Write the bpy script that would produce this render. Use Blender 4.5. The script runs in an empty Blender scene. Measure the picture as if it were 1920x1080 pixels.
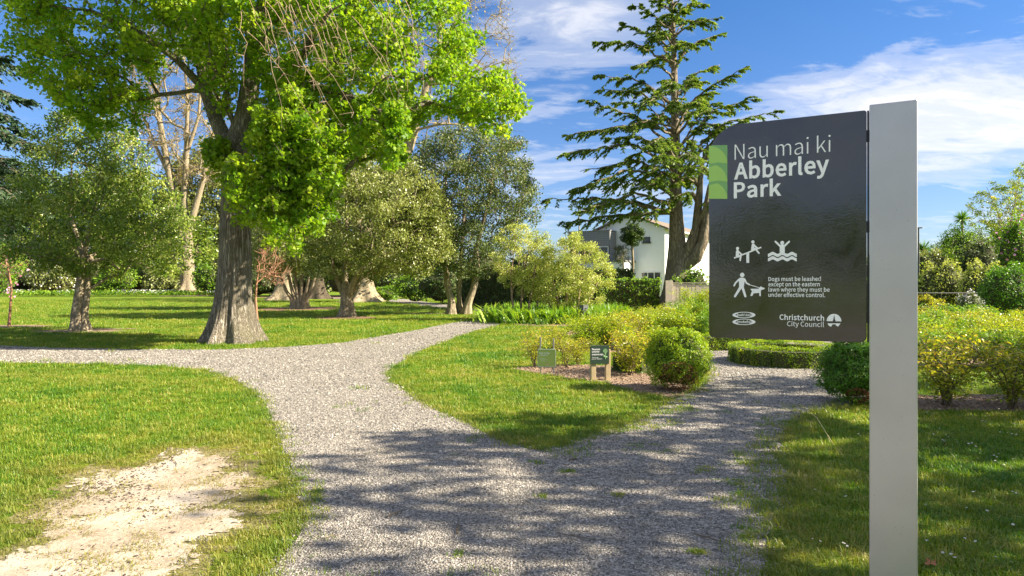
import bpy, math, random
import numpy as np
from mathutils import Vector, Matrix, noise as mnoise
from mathutils.geometry import tessellate_polygon

random.seed(7); RNG = np.random.default_rng(11)
SC = bpy.context.scene
COL = SC.collection

# ------------------------------------------------------------------ camera
F = 1280.0; HZ = 536.0; EYE = 1.6          # focal length in photo pixels, horizon row, eye height
cam = bpy.data.cameras.new('camera'); cam.lens = 24.0; cam.sensor_width = 36.0
cam.shift_y = (HZ - 540.0) / 1920.0
cam.clip_end = 3000.0; cam.clip_start = 0.05
camo = bpy.data.objects.new('camera', cam); COL.objects.link(camo)
camo.location = (0, 0, EYE); camo.rotation_euler = (math.radians(90), 0, 0)
SC.camera = camo

# ------------------------------------------------------------------ light
SUN_EL = math.radians(33.0)
SUN_AZ = math.radians(96.0)                # from +Y (view direction) towards +X (right)
SUN_DIR = Vector((math.sin(SUN_AZ)*math.cos(SUN_EL), math.cos(SUN_AZ)*math.cos(SUN_EL), math.sin(SUN_EL)))
sun = bpy.data.lights.new('sun', 'SUN'); sun.energy = 3.95; sun.angle = math.radians(0.5); sun.color = (1.0, 0.885, 0.70)
suno = bpy.data.objects.new('sun', sun); COL.objects.link(suno)
suno.rotation_euler = SUN_DIR.to_track_quat('Z', 'Y').to_euler(); suno.location = (30, 5, 30)
SC.view_settings.view_transform = 'Standard'; SC.view_settings.look = 'None'
SC.view_settings.exposure = 2.15; SC.view_settings.gamma = 1.0
SC.view_settings.use_curve_mapping = False
SC.cycles.max_bounces = 10; SC.cycles.transparent_max_bounces = 8
SC.cycles.diffuse_bounces = 6; SC.cycles.glossy_bounces = 3; SC.cycles.transmission_bounces = 4

def W(px, py, Y):                          # photo pixel + distance ahead -> point in the place
    return Vector(((px-960.0)/F*Y, Y, EYE + (HZ-py)/F*Y))
def G(px, py):                             # photo pixel on level ground
    Y = EYE*F/(py-HZ); return ((px-960.0)/F*Y, Y)

class NT:                                   # small helper for node trees
    def __init__(s, nt): s.nt = nt; s.n = nt.nodes; s.l = nt.links
    def node(s, typ, **kw):
        nd = s.n.new(typ); ins = kw.pop('ins', {})
        for k, v in kw.items(): setattr(nd, k, v)
        for k, v in ins.items():
            if isinstance(v, bpy.types.NodeSocket): s.l.new(v, nd.inputs[k])
            else: nd.inputs[k].default_value = v
        return nd
    def math(s, op, a, b=0.0, c=None, clamp=False):
        nd = s.n.new('ShaderNodeMath'); nd.operation = op; nd.use_clamp = clamp
        for i, v in enumerate((a, b) if c is None else (a, b, c)):
            if isinstance(v, bpy.types.NodeSocket): s.l.new(v, nd.inputs[i])
            else: nd.inputs[i].default_value = v
        return nd.outputs[0]
    def ramp(s, fac, stops, interp='LINEAR'):
        nd = s.n.new('ShaderNodeValToRGB'); cr = nd.color_ramp; cr.interpolation = interp
        while len(cr.elements) > 1: cr.elements.remove(cr.elements[-1])
        for i, (p, c) in enumerate(stops):
            e = cr.elements[0] if i == 0 else cr.elements.new(p)
            e.position = p; e.color = (c[0], c[1], c[2], 1) if hasattr(c, '__len__') else (c, c, c, 1)
        s.l.new(fac, nd.inputs[0]); return nd.outputs[0]
    def mix(s, fac, a, b, blend='MIX'):
        nd = s.n.new('ShaderNodeMix'); nd.data_type = 'RGBA'; nd.blend_type = blend
        for k, v in ((0, fac), (6, a), (7, b)):
            if isinstance(v, bpy.types.NodeSocket): s.l.new(v, nd.inputs[k])
            else: nd.inputs[k].default_value = v if (k == 0 or len(v) == 4) else (*v, 1)
        return nd.outputs[2]

# ------------------------------------------------------------------ sky with thin high cloud, thickened out of view for added fill
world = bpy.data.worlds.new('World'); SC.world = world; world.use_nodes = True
def build_world():
    t = NT(world.node_tree); t.n.clear()
    sky = t.node('ShaderNodeTexSky', sky_type='NISHITA', sun_disc=False, sun_elevation=SUN_EL, sun_rotation=SUN_AZ,
                 altitude=0.0, air_density=1.0, dust_density=0.0, ozone_density=3.0)
    hs = t.node('ShaderNodeHueSaturation', ins={'Hue': 0.51, 'Saturation': 1.0, 'Value': 0.9, 'Color': sky.outputs[0]})
    tc = t.node('ShaderNodeTexCoord')
    d = tc.outputs['Generated']
    sp = t.node('ShaderNodeSeparateXYZ', ins={0: d})
    zz = t.math('ADD', t.math('MAXIMUM', sp.outputs[2], 0.0), 0.16)
    u = t.math('DIVIDE', sp.outputs[0], zz); v = t.math('DIVIDE', sp.outputs[1], zz)
    cv = t.node('ShaderNodeCombineXYZ', ins={0: t.math('MULTIPLY', u, 1.0), 1: t.math('MULTIPLY', v, 1.7), 2: 0.3})
    n1 = t.node('ShaderNodeTexNoise', ins={'Vector': cv.outputs[0], 'Scale': 1.9, 'Detail': 8.0, 'Roughness': 0.54, 'Distortion': 1.2})
    n2 = t.node('ShaderNodeTexNoise', ins={'Vector': cv.outputs[0], 'Scale': 6.5, 'Detail': 8.0, 'Roughness': 0.65, 'Distortion': 1.6})
    base = t.math('ADD', t.math('MULTIPLY', n1.outputs[0], 0.75), t.math('MULTIPLY', n2.outputs[0], 0.25))
    def blob(px, py, sx, sz, amp):
        c = Vector(((px-960)/F, 1, (HZ-py)/F)).normalized()
        df = t.node('ShaderNodeVectorMath', operation='SUBTRACT', ins={0: d, 1: tuple(c)})
        ml = t.node('ShaderNodeVectorMath', operation='MULTIPLY', ins={0: df.outputs[0], 1: (1/sx, 1/sx, 1/sz)})
        ln = t.node('ShaderNodeVectorMath', operation='LENGTH', ins={0: ml.outputs[0]})
        e = t.math('POWER', 2.718, t.math('MULTIPLY', t.math('MULTIPLY', ln.outputs['Value'], ln.outputs['Value']), -1.0))
        return t.math('MULTIPLY', e, amp)
    tot = t.math('ADD', base, .17)  # lifts cloud all round; extra cloud out of view is added as neutral fill
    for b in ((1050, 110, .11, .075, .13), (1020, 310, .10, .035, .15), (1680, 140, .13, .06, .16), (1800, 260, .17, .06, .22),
              (1500, 190, .10, .035, .15), (1090, 20, .10, .04, .10), (1420, 60, .14, .08, -.16), (800, 250, .75, .45, -.195), (1750, 40, .12, .05, -.12), (1800, 370, .15, .022, -.22),  # the broad negative blob thins that added cloud within view
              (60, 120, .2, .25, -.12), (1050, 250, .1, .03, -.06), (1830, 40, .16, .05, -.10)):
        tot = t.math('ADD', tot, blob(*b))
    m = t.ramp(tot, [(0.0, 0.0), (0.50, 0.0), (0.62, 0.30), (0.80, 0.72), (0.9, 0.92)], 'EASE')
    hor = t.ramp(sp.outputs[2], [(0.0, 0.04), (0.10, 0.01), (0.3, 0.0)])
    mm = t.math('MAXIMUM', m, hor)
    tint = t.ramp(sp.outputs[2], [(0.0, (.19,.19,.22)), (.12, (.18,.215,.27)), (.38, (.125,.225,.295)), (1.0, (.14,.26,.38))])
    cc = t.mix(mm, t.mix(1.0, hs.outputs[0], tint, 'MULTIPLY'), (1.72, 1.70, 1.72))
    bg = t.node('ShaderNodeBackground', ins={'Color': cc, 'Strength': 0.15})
    t.node('ShaderNodeOutputWorld', ins={'Surface': bg.outputs[0]})
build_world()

# ------------------------------------------------------------------ object helpers
def tag(o, label=None, cat=None, group=None, kind=None):
    if label: o['label'] = label
    if cat: o['category'] = cat
    if group: o['group'] = group
    if kind: o['kind'] = kind
    return o
def empty(name, loc, label, cat, group=None, rz=0.0):
    o = bpy.data.objects.new(name, None); COL.objects.link(o)
    o.location = loc; o.rotation_euler = (0, 0, rz); o.empty_display_size = 0.2
    return tag(o, label, cat, group)
CH = {}
def copy_tree(o, parent=None):
    c = o.copy(); COL.objects.link(c); c.parent = parent
    CH[c.name] = []
    for k in CH.get(o.name, []):
        CH[c.name].append(copy_tree(k, c))
    return c

class MB:
    """collects polygons of any size, with a material slot and a per-face random number"""
    def __init__(s): s.V = []; s.L = []; s.T = []; s.M = []; s.R = []; s.n = 0
    def add(s, V, Fc, mat=0, rnd=None):
        V = np.asarray(V, dtype=np.float64).reshape(-1, 3); Fc = np.asarray(Fc, dtype=np.int64)
        if Fc.ndim == 1: Fc = Fc[None, :]
        s.V.append(V); s.L.append((Fc + s.n).ravel()); m = len(Fc)
        s.T.append(np.full(m, Fc.shape[1], dtype=np.int64)); s.M.append(np.full(m, mat, dtype=np.int64))
        s.R.append(np.full(m, 0.5) if rnd is None else (np.full(m, rnd) if np.isscalar(rnd) else np.asarray(rnd)))
        s.n += len(V)
    def add_faces(s, V, faces, mat=0, rnd=None):
        V = np.asarray(V, dtype=np.float64).reshape(-1, 3); s.V.append(V)
        for f in faces:
            s.L.append(np.asarray(f, dtype=np.int64) + s.n); s.T.append(np.array([len(f)])); s.M.append(np.array([mat])); s.R.append(np.array([0.5 if rnd is None else rnd]))
        s.n += len(V)
    def box(s, x0, x1, y0, y1, z0, z1, mat=0, rnd=None):
        V = [(x0,y0,z0),(x1,y0,z0),(x1,y1,z0),(x0,y1,z0),(x0,y0,z1),(x1,y0,z1),(x1,y1,z1),(x0,y1,z1)]
        s.add(V, [(3,2,1,0),(4,5,6,7),(0,1,5,4),(1,2,6,5),(2,3,7,6),(3,0,4,7)], mat, rnd)
    def tube(s, P, R, sides=8, mat=0, cap=True, rnd=None):
        P = np.asarray([tuple(p) for p in P], dtype=float); n = len(P); R = np.broadcast_to(np.asarray(R, dtype=float), (n,))
        T = np.gradient(P, axis=0); T /= np.linalg.norm(T, axis=1)[:, None] + 1e-12
        ref = np.array([1.0, 0, 0]) if abs(T[0][2]) > 0.7 else np.array([0, 0, 1.0])
        U = np.cross(T, ref); U /= np.linalg.norm(U, axis=1)[:, None] + 1e-12
        B = np.cross(T, U)
        a = np.arange(sides)/sides*2*np.pi
        V = P[:, None, :] + R[:, None, None]*(np.cos(a)[None, :, None]*U[:, None, :] + np.sin(a)[None, :, None]*B[:, None, :])
        i = np.arange(n-1)[:, None]*sides; j = np.arange(sides)[None, :]; k = (j+1) % sides
        Fc = np.stack([i+j, i+k, i+sides+k, i+sides+j], -1).reshape(-1, 4)
        s.add(V.reshape(-1, 3), Fc, mat, rnd)
        if cap:
            s.add(V[-1], [list(range(sides))], mat, rnd); s.add(V[0], [list(range(sides))[::-1]], mat, rnd)
    def frusta(s, A, B, ra, rb, sides=5, mat=0):
        A = np.asarray(A); B = np.asarray(B); m = len(A)
        if m == 0: return
        T = B-A; T /= np.linalg.norm(T, axis=1)[:, None] + 1e-9
        ref = np.where(np.abs(T[:, 2:3]) > 0.8, np.array([[1.0, 0, 0]]), np.array([[0, 0, 1.0]]))
        U = np.cross(T, ref); U /= np.linalg.norm(U, axis=1)[:, None] + 1e-9
        N = np.cross(T, U); a = np.arange(sides)/sides*2*np.pi
        ring = np.cos(a)[None, :, None]*U[:, None, :] + np.sin(a)[None, :, None]*N[:, None, :]
        VA = A[:, None, :] + ring*np.asarray(ra)[:, None, None]; VB = B[:, None, :] + ring*np.asarray(rb)[:, None, None]
        V = np.concatenate([VA, VB], 1).reshape(-1, 3)
        o = (np.arange(m)*2*sides)[:, None]; j = np.arange(sides)[None, :]; k = (j+1) % sides
        Fc = np.stack([o+j, o+k, o+sides+k, o+sides+j], -1).reshape(-1, 4)
        s.add(V, Fc, mat)
    def shape_copies(s, C, X, Y, Z, S, tmpl, mat=0, rnd=None):
        """one ngon per centre; tmpl (k,3) in the frame X,Y,Z scaled by S"""
        tm = np.asarray(tmpl, dtype=float); k = len(tm); m = len(C)
        if m == 0: return
        S = np.broadcast_to(np.asarray(S, dtype=float), (m,))
        V = C[:, None, :] + S[:, None, None]*(tm[None, :, 0:1]*X[:, None, :] + tm[None, :, 1:2]*Y[:, None, :] + tm[None, :, 2:3]*Z[:, None, :])
        s.add(V.reshape(-1, 3), np.arange(m*k).reshape(m, k), mat, rnd)
    def mesh(s, name, mats, smooth=False):
        me = bpy.data.meshes.new(name)
        V = np.concatenate(s.V) if s.V else np.zeros((0, 3)); L = np.concatenate(s.L); T = np.concatenate(s.T)
        me.vertices.add(len(V)); me.vertices.foreach_set('co', V.astype(np.float32).ravel())
        me.loops.add(len(L)); me.loops.foreach_set('vertex_index', L.astype(np.int32))
        me.polygons.add(len(T)); st = np.concatenate([[0], np.cumsum(T)[:-1]])
        me.polygons.foreach_set('loop_start', st.astype(np.int32)); me.polygons.foreach_set('loop_total', T.astype(np.int32))
        me.polygons.foreach_set('material_index', np.concatenate(s.M).astype(np.int32))
        me.polygons.foreach_set('use_smooth', np.full(len(T), smooth))
        for m in (mats if isinstance(mats, (list, tuple)) else [mats]): me.materials.append(m)
        at = me.attributes.new('rnd', 'FLOAT', 'FACE'); at.data.foreach_set('value', np.concatenate(s.R).astype(np.float32))
        me.update(calc_edges=True); me.validate()
        return me
    def obj(s, name, mats, parent=None, smooth=False, kind=None):
        o = bpy.data.objects.new(name, s.mesh(name, mats, smooth)); COL.objects.link(o)
        if parent is not None:
            o.parent = parent; CH.setdefault(parent.name, []).append(o)
        if kind: o['kind'] = kind
        return o
def bevel(o, w, seg=2):
    m = o.modifiers.new('bevel', 'BEVEL'); m.width = w; m.segments = seg; m.limit_method = 'ANGLE'; return o

def unit(a): return a/(np.linalg.norm(a, axis=-1, keepdims=True)+1e-9)
def rand_unit(n): return unit(RNG.normal(size=(n, 3)))
def frames(n, up=0.6, down=0.0):
    """leaf frames: Z normal biased upward, X along the leaf"""
    Z = unit(rand_unit(n) + np.array([0, 0, up])); X = unit(np.cross(Z, rand_unit(n)) + np.array([0, 0, -down]))
    Z = unit(np.cross(X, np.cross(Z, X))); Y = np.cross(Z, X); return X, Y, Z

LEAF_OVAL = [(-.5,0,0),(-.2,.19,.04),(.2,.17,.03),(.5,0,-.04),(.2,-.17,.03),(-.2,-.19,.04)]
LEAF_QUAD = [(-.5,0,0),(0,.26,.05),(.5,0,-.03),(0,-.26,.05)]
LEAF_NEEDLE = [(-.5,-.05,0),(-.5,.05,0),(.5,0,-.05)]
LEAF_MAPLE = [(-.42,.0,0),(-.2,.36,.0),(.12,.52,-.06),(.2,.20,.03),(.58,.0,-.05),(.2,-.20,.03),(.12,-.52,-.06),(-.2,-.36,.0)]
# ------------------------------------------------------------------ materials
def newmat(name):
    m = bpy.data.materials.new(name); m.use_nodes = True; t = NT(m.node_tree); t.n.clear()
    out = t.node('ShaderNodeOutputMaterial'); return m, t, out
def simple(name, col, rough=.6, metal=0.0, noise=0.0, scale=20.0, bump=0.0, spec=.5):
    m, t, out = newmat(name)
    tc = t.node('ShaderNodeTexCoord'); nz = t.node('ShaderNodeTexNoise', ins={'Vector': tc.outputs['Object'], 'Scale': scale, 'Detail': 5.0})
    f = t.math('MULTIPLY_ADD', nz.outputs[0], 2*noise, 1-noise)
    c = t.node('ShaderNodeVectorMath', operation='SCALE', ins={0: tuple(col), 'Scale': f})
    b = t.node('ShaderNodeBsdfPrincipled', ins={'Base Color': c.outputs[0], 'Roughness': rough, 'Metallic': metal, 'Specular IOR Level': spec})
    if bump:
        bp = t.node('ShaderNodeBump', ins={'Strength': bump, 'Distance': 0.01, 'Height': nz.outputs[0]}); t.l.new(bp.outputs[0], b.inputs['Normal'])
    t.l.new(b.outputs[0], out.inputs[0]); return m
def leafmat(name, stops, rough=.45, transl=.35, spec=.4, tcol=(1.25, 1.25, .6)):
    m, t, out = newmat(name)
    at = t.node('ShaderNodeAttribute', attribute_name='rnd')
    geo = t.node('ShaderNodeNewGeometry')
    nz = t.node('ShaderNodeTexNoise', ins={'Vector': geo.outputs['Position'], 'Scale': .9, 'Detail': 3.0})
    f = t.math('ADD', t.math('MULTIPLY', at.outputs['Fac'], .75), t.math('MULTIPLY', t.math('SUBTRACT', nz.outputs[0], .25), .5), clamp=True)
    c = t.ramp(f, stops)
    b = t.node('ShaderNodeBsdfPrincipled', ins={'Base Color': c, 'Roughness': rough, 'Specular IOR Level': spec})
    ct = t.mix(1.0, c, (*tcol, 1), 'MULTIPLY')
    tr = t.node('ShaderNodeBsdfTranslucent', ins={'Color': ct})
    mx = t.node('ShaderNodeMixShader', ins={0: transl, 1: b.outputs[0], 2: tr.outputs[0]})
    t.l.new(mx.outputs[0], out.inputs[0]); return m
def barkmat(name, c0, c1, c2=None, sx=9.0, sz=1.6, bump=.8, dist=.03, moss=0.0):
    m, t, out = newmat(name)
    tc = t.node('ShaderNodeTexCoord')
    mp = t.node('ShaderNodeMapping', ins={'Vector': tc.outputs['Object'], 'Scale': (sx, sx, sz)})
    vo = t.node('ShaderNodeTexNoise', ins={'Vector': mp.outputs[0], 'Scale': 1.6, 'Detail': 6.0, 'Roughness': .65, 'Distortion': .6})
    rd = t.math('ABSOLUTE', t.math('SUBTRACT', vo.outputs[0], .5)); rd = t.math('MULTIPLY', rd, 5.0, clamp=True)
    n2 = t.node('ShaderNodeTexNoise', ins={'Vector': tc.outputs['Object'], 'Scale': 1.3, 'Detail': 4.0})
    c = t.ramp(rd, [(0, c0), (.45, c1), (1, c2 or tuple(min(1, x*1.35) for x in c1))])
    c = t.mix(t.ramp(n2.outputs[0], [(.35, 0), (.7, .5)]), c, (c1[0]*.75, c1[1]*.8, c1[2]*.62))
    if moss:
        n3 = t.node('ShaderNodeTexNoise', ins={'Vector': tc.outputs['Object'], 'Scale': 2.1, 'Detail': 5.0, 'Roughness': .7})
        c = t.mix(t.ramp(n3.outputs[0], [(.56, 0), (.68, moss)]), c, (.16, .17, .03))
    b = t.node('ShaderNodeBsdfPrincipled', ins={'Base Color': c, 'Roughness': .9, 'Specular IOR Level': .2})
    bp = t.node('ShaderNodeBump', ins={'Strength': bump, 'Distance': dist, 'Height': rd}); t.l.new(bp.outputs[0], b.inputs['Normal'])
    t.l.new(b.outputs[0], out.inputs[0]); return m

def grass_colour(t, pos, rnd=None, dry=None):
    n1 = t.node('ShaderNodeTexNoise', ins={'Vector': pos, 'Scale': .55, 'Detail': 4.0, 'Roughness': .6})
    n2 = t.node('ShaderNodeTexNoise', ins={'Vector': pos, 'Scale': 3.1, 'Detail': 4.0, 'Roughness': .65})
    f = t.math('ADD', t.math('MULTIPLY', n1.outputs[0], .55), t.math('MULTIPLY', n2.outputs[0], .45))
    if rnd is not None: f = t.math('ADD', f, t.math('MULTIPLY', t.math('SUBTRACT', rnd, .5), .42))
    c = t.ramp(f, [(.30, (.045, .15, .010)), (.42, (.105, .225, .014)), (.53, (.20, .275, .020)), (.64, (.32, .32, .05)), (.76, (.44, .39, .14))])
    if dry is not None: c = t.mix(dry, c, (.27, .22, .07))
    return c
def make_grass_blade():
    m, t, out = newmat('grass_blade')
    geo = t.node('ShaderNodeNewGeometry'); oi = t.node('ShaderNodeObjectInfo')
    at = t.node('ShaderNodeAttribute', attribute_name='rnd')
    dr = t.node('ShaderNodeAttribute', attribute_name='dry', attribute_type='INSTANCER')
    r = t.math('ADD', t.math('MULTIPLY', oi.outputs['Random'], .4), t.math('MULTIPLY', at.outputs['Fac'], .6))
    c = grass_colour(t, geo.outputs['Position'], r, t.math('MULTIPLY', dr.outputs['Fac'], .75))
    b = t.node('ShaderNodeBsdfPrincipled', ins={'Base Color': c, 'Roughness': .45, 'Specular IOR Level': .35})
    tr = t.node('ShaderNodeBsdfTranslucent', ins={'Color': t.mix(1.0, c, (1.25, 1.25, .5, 1), 'MULTIPLY')})
    mx = t.node('ShaderNodeMixShader', ins={0: .4, 1: b.outputs[0], 2: tr.outputs[0]}); t.l.new(mx.outputs[0], out.inputs[0]); return m
def make_lawn():
    m, t, out = newmat('lawn')
    geo = t.node('ShaderNodeNewGeometry')
    c = grass_colour(t, geo.outputs['Position'])
    n = t.node('ShaderNodeTexNoise', ins={'Vector': geo.outputs['Position'], 'Scale': 26.0, 'Detail': 6.0, 'Roughness': .75})
    c = t.mix(1.0, c, t.ramp(n.outputs[0], [(.3, .42), (.7, 1.0)]), 'MULTIPLY')
    b = t.node('ShaderNodeBsdfPrincipled', ins={'Base Color': c, 'Roughness': .9, 'Specular IOR Level': .1})
    bp = t.node('ShaderNodeBump', ins={'Strength': .9, 'Distance': .05, 'Height': n.outputs[0]}); t.l.new(bp.outputs[0], b.inputs['Normal'])
    t.l.new(b.outputs[0], out.inputs[0]); return m
def make_gravel():
    m, t, out = newmat('gravel')
    geo = t.node('ShaderNodeNewGeometry'); pos = geo.outputs['Position']
    v = t.node('ShaderNodeTexVoronoi', ins={'Vector': pos, 'Scale': 62.0, 'Randomness': 1.0})
    v2 = t.node('ShaderNodeTexVoronoi', ins={'Vector': pos, 'Scale': 27.0})
    sp = t.node('ShaderNodeSeparateColor', ins={0: v.outputs['Color']})
    c = t.ramp(sp.outputs[0], [(0, (.075, .07, .06)), (.3, (.175, .162, .138)), (.7, (.295, .270, .230)), (1, (.46, .425, .37))])
    n = t.node('ShaderNodeTexNoise', ins={'Vector': pos, 'Scale': .8, 'Detail': 5.0})
    c = t.mix(t.ramp(n.outputs[0], [(.35, 0), (.75, .35)]), c, (.28, .24, .20))
    nf = t.node('ShaderNodeTexNoise', ins={'Vector': pos, 'Scale': 14.0, 'Detail': 6.0, 'Roughness': .8})
    c = t.mix(1.0, c, t.ramp(nf.outputs[0], [(.36, .7), (.5, 1.1), (.64, 1.4)]), 'MULTIPLY')
    hgt = t.math('SUBTRACT', 1.0, t.math('MULTIPLY', v.outputs['Distance'], 1.6))
    c = t.mix(1.0, c, t.ramp(v.outputs['Distance'], [(.25, 1.08), (.75, .72)]), 'MULTIPLY')
    b = t.node('ShaderNodeBsdfPrincipled', ins={'Base Color': c, 'Roughness': .85, 'Specular IOR Level': .25})
    bp = t.node('ShaderNodeBump', ins={'Strength': .8, 'Distance': .01, 'Height': t.math('ADD', hgt, t.math('MULTIPLY', v2.outputs['Distance'], .6))})
    t.l.new(bp.outputs[0], b.inputs['Normal']); t.l.new(b.outputs[0], out.inputs[0]); return m
def make_pebble():
    m, t, out = newmat('pebble')
    oi = t.node('ShaderNodeObjectInfo'); geo = t.node('ShaderNodeNewGeometry')
    c = t.ramp(oi.outputs['Random'], [(0, (.06, .056, .050)), (.22, (.155, .143, .125)), (.55, (.255, .234, .202)), (.85, (.345, .318, .278)), (1, (.50, .46, .41))])
    nw = t.node('ShaderNodeTexNoise', ins={'Vector': geo.outputs['Position'], 'Scale': 1.1, 'Detail': 6.0, 'Roughness': .65}); c = t.mix(1.0, c, t.ramp(nw.outputs[0], [(.32, (.72,.70,.66)), (.5, (1,1,1)), (.68, (1.14,1.12,1.08))]), 'MULTIPLY')
    b = t.node('ShaderNodeBsdfPrincipled', ins={'Base Color': c, 'Roughness': .8}); t.l.new(b.outputs[0], out.inputs[0]); return m
def make_soil(name, a, bcol, ccol, scale=30.0, pale=None):
    m, t, out = newmat(name)
    geo = t.node('ShaderNodeNewGeometry'); pos = geo.outputs['Position']
    n = t.node('ShaderNodeTexNoise', ins={'Vector': pos, 'Scale': scale, 'Detail': 8.0, 'Roughness': .75})
    c = t.ramp(n.outputs[0], [(.32, a), (.5, bcol), (.68, ccol)])
    if pale:
        n2 = t.node('ShaderNodeTexNoise', ins={'Vector': pos, 'Scale': 1.7, 'Detail': 5.0, 'Roughness': .6})
        c = t.mix(t.ramp(n2.outputs[0], [(.42, 0), (.56, .9)]), c, pale)
    b = t.node('ShaderNodeBsdfPrincipled', ins={'Base Color': c, 'Roughness': .95, 'Specular IOR Level': .1})
    bp = t.node('ShaderNodeBump', ins={'Strength': .8, 'Distance': .02, 'Height': n.outputs[0]}); t.l.new(bp.outputs[0], b.inputs['Normal'])
    t.l.new(b.outputs[0], out.inputs[0]); return m
M = {
 'lawn': make_lawn(), 'blade': make_grass_blade(), 'gravel': make_gravel(), 'pebble': make_pebble(),
 'worn': make_soil('worn_thin_turf', (.10,.10,.035), (.20,.18,.08), (.34,.28,.16), 30.0),
 'litter': leafmat('litter_brown', [(0,(.06,.03,.015)),(.5,(.22,.12,.06)),(1,(.42,.30,.16))], .8, .1, .2),
 'sand': make_soil('dry_sandy_soil', (.22,.17,.12), (.36,.29,.21), (.50,.42,.31), 38.0, (.50,.43,.34)),
 'soil': make_soil('garden_soil', (.07,.045,.03), (.22,.155,.11), (.42,.32,.24), 26.0),
 'mulch': make_soil('bark_mulch', (.06,.035,.025), (.19,.115,.08), (.33,.21,.15), 18.0),
 'maple': leafmat('fresh_lobed_leaf', [(0,(.07,.19,.012)),(.35,(.17,.33,.016)),(.7,(.31,.43,.025)),(1,(.48,.53,.08))], .42, .55, .3, (1.25,1.2,.5)),
 'oak': leafmat('evergreen_oak_leaf', [(0,(.03,.07,.010)),(.4,(.12,.20,.022)),(.7,(.28,.35,.05)),(1,(.62,.60,.24))], .34, .3, .45),
 'olive': leafmat('olive_grey_leaf', [(0,(.04,.06,.010)),(.35,(.155,.195,.034)),(.7,(.34,.37,.12)),(1,(.72,.72,.44))], .34, .30, .45),
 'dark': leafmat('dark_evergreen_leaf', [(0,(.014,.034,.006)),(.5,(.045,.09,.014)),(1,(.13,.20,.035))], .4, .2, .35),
 'blueg': leafmat('blue_green_leaf', [(0,(.022,.045,.010)),(.45,(.085,.13,.034)),(1,(.30,.33,.13))], .42, .25, .3),
 'pale': leafmat('variegated_pale_leaf', [(0,(.07,.12,.012)),(.3,(.24,.31,.04)),(.65,(.50,.53,.12)),(1,(.78,.77,.40))], .42, .3, .5),
 'fresh': leafmat('fresh_shrub_leaf', [(0,(.045,.13,.008)),(.5,(.15,.30,.016)),(1,(.38,.48,.05))], .42, .38, .4),
 'rose': leafmat('rose_leaf', [(0,(.06,.14,.006)),(.35,(.20,.32,.012)),(.72,(.42,.46,.025)),(.9,(.54,.44,.05)),(1,(.46,.17,.04))], .34, .42, .5),
 'rosey': leafmat('golden_rose_leaf', [(0,(.10,.17,.008)),(.4,(.32,.36,.016)),(.75,(.54,.44,.04)),(1,(.56,.22,.05))], .34, .42, .5),
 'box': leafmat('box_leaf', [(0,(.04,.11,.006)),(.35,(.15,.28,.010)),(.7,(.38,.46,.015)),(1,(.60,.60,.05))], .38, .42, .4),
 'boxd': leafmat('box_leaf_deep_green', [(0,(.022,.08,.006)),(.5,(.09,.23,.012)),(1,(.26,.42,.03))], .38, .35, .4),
 'dead': leafmat('dead_brown_leaf', [(0,(.07,.03,.015)),(.5,(.22,.09,.035)),(1,(.42,.22,.11))], .7, .1, .2),
 'cedar': leafmat('cedar_needle', [(0,(.03,.06,.014)),(.35,(.085,.15,.024)),(.7,(.20,.29,.035)),(1,(.38,.43,.055))], .5, .4, .25),
 'cedarb': leafmat('blue_cedar_needle', [(0,(.014,.034,.020)),(.5,(.040,.085,.040)),(1,(.11,.17,.07))], .5, .1, .4),
 'bud': leafmat('golden_spring_bud', [(0,(.16,.12,.03)),(.5,(.34,.27,.05)),(1,(.50,.40,.10))], .5, .3, .3),
 'strap': leafmat('strap_leaf', [(0,(.05,.14,.02)),(.5,(.12,.27,.03)),(1,(.26,.40,.07))], .35, .3, .6),
 'white_fl': leafmat('white_flower', [(0,(.60,.58,.56)),(1,(.80,.78,.76))], .6, .2, .3, (1,1,1)),
 'pink_fl': leafmat('pink_flower', [(0,(.45,.12,.28)),(1,(.66,.34,.50))], .6, .2, .3, (1,1,1)),
 'bark': barkmat('ridged_grey_bark', (.09,.07,.05), (.47,.41,.33), (.80,.73,.61), 12.0, 1.0, 1.0, .09, .4),
 'bark2': barkmat('smooth_grey_bark', (.12,.095,.065), (.37,.30,.21), (.52,.44,.32), 5.0, 1.5, .5, .02),
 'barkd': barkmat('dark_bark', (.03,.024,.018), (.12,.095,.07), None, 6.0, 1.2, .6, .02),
 'barkb': barkmat('brown_cedar_bark', (.08,.06,.042), (.30,.245,.185), (.44,.37,.29), 3.0, .8, .9, .06),
 'twig': simple('pale_twig', (.30,.21,.14), .8, 0, .3, 5),
 'cane': simple('rose_cane', (.13,.095,.05), .7, 0, .35, 20),
 'redbark': simple('reddish_sapling_bark', (.30,.15,.085), .7, 0, .3, 12),
 'core': simple('inner_twig_mass', (.05,.055,.018), 1.0, 0, .4, 12),
}
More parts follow.
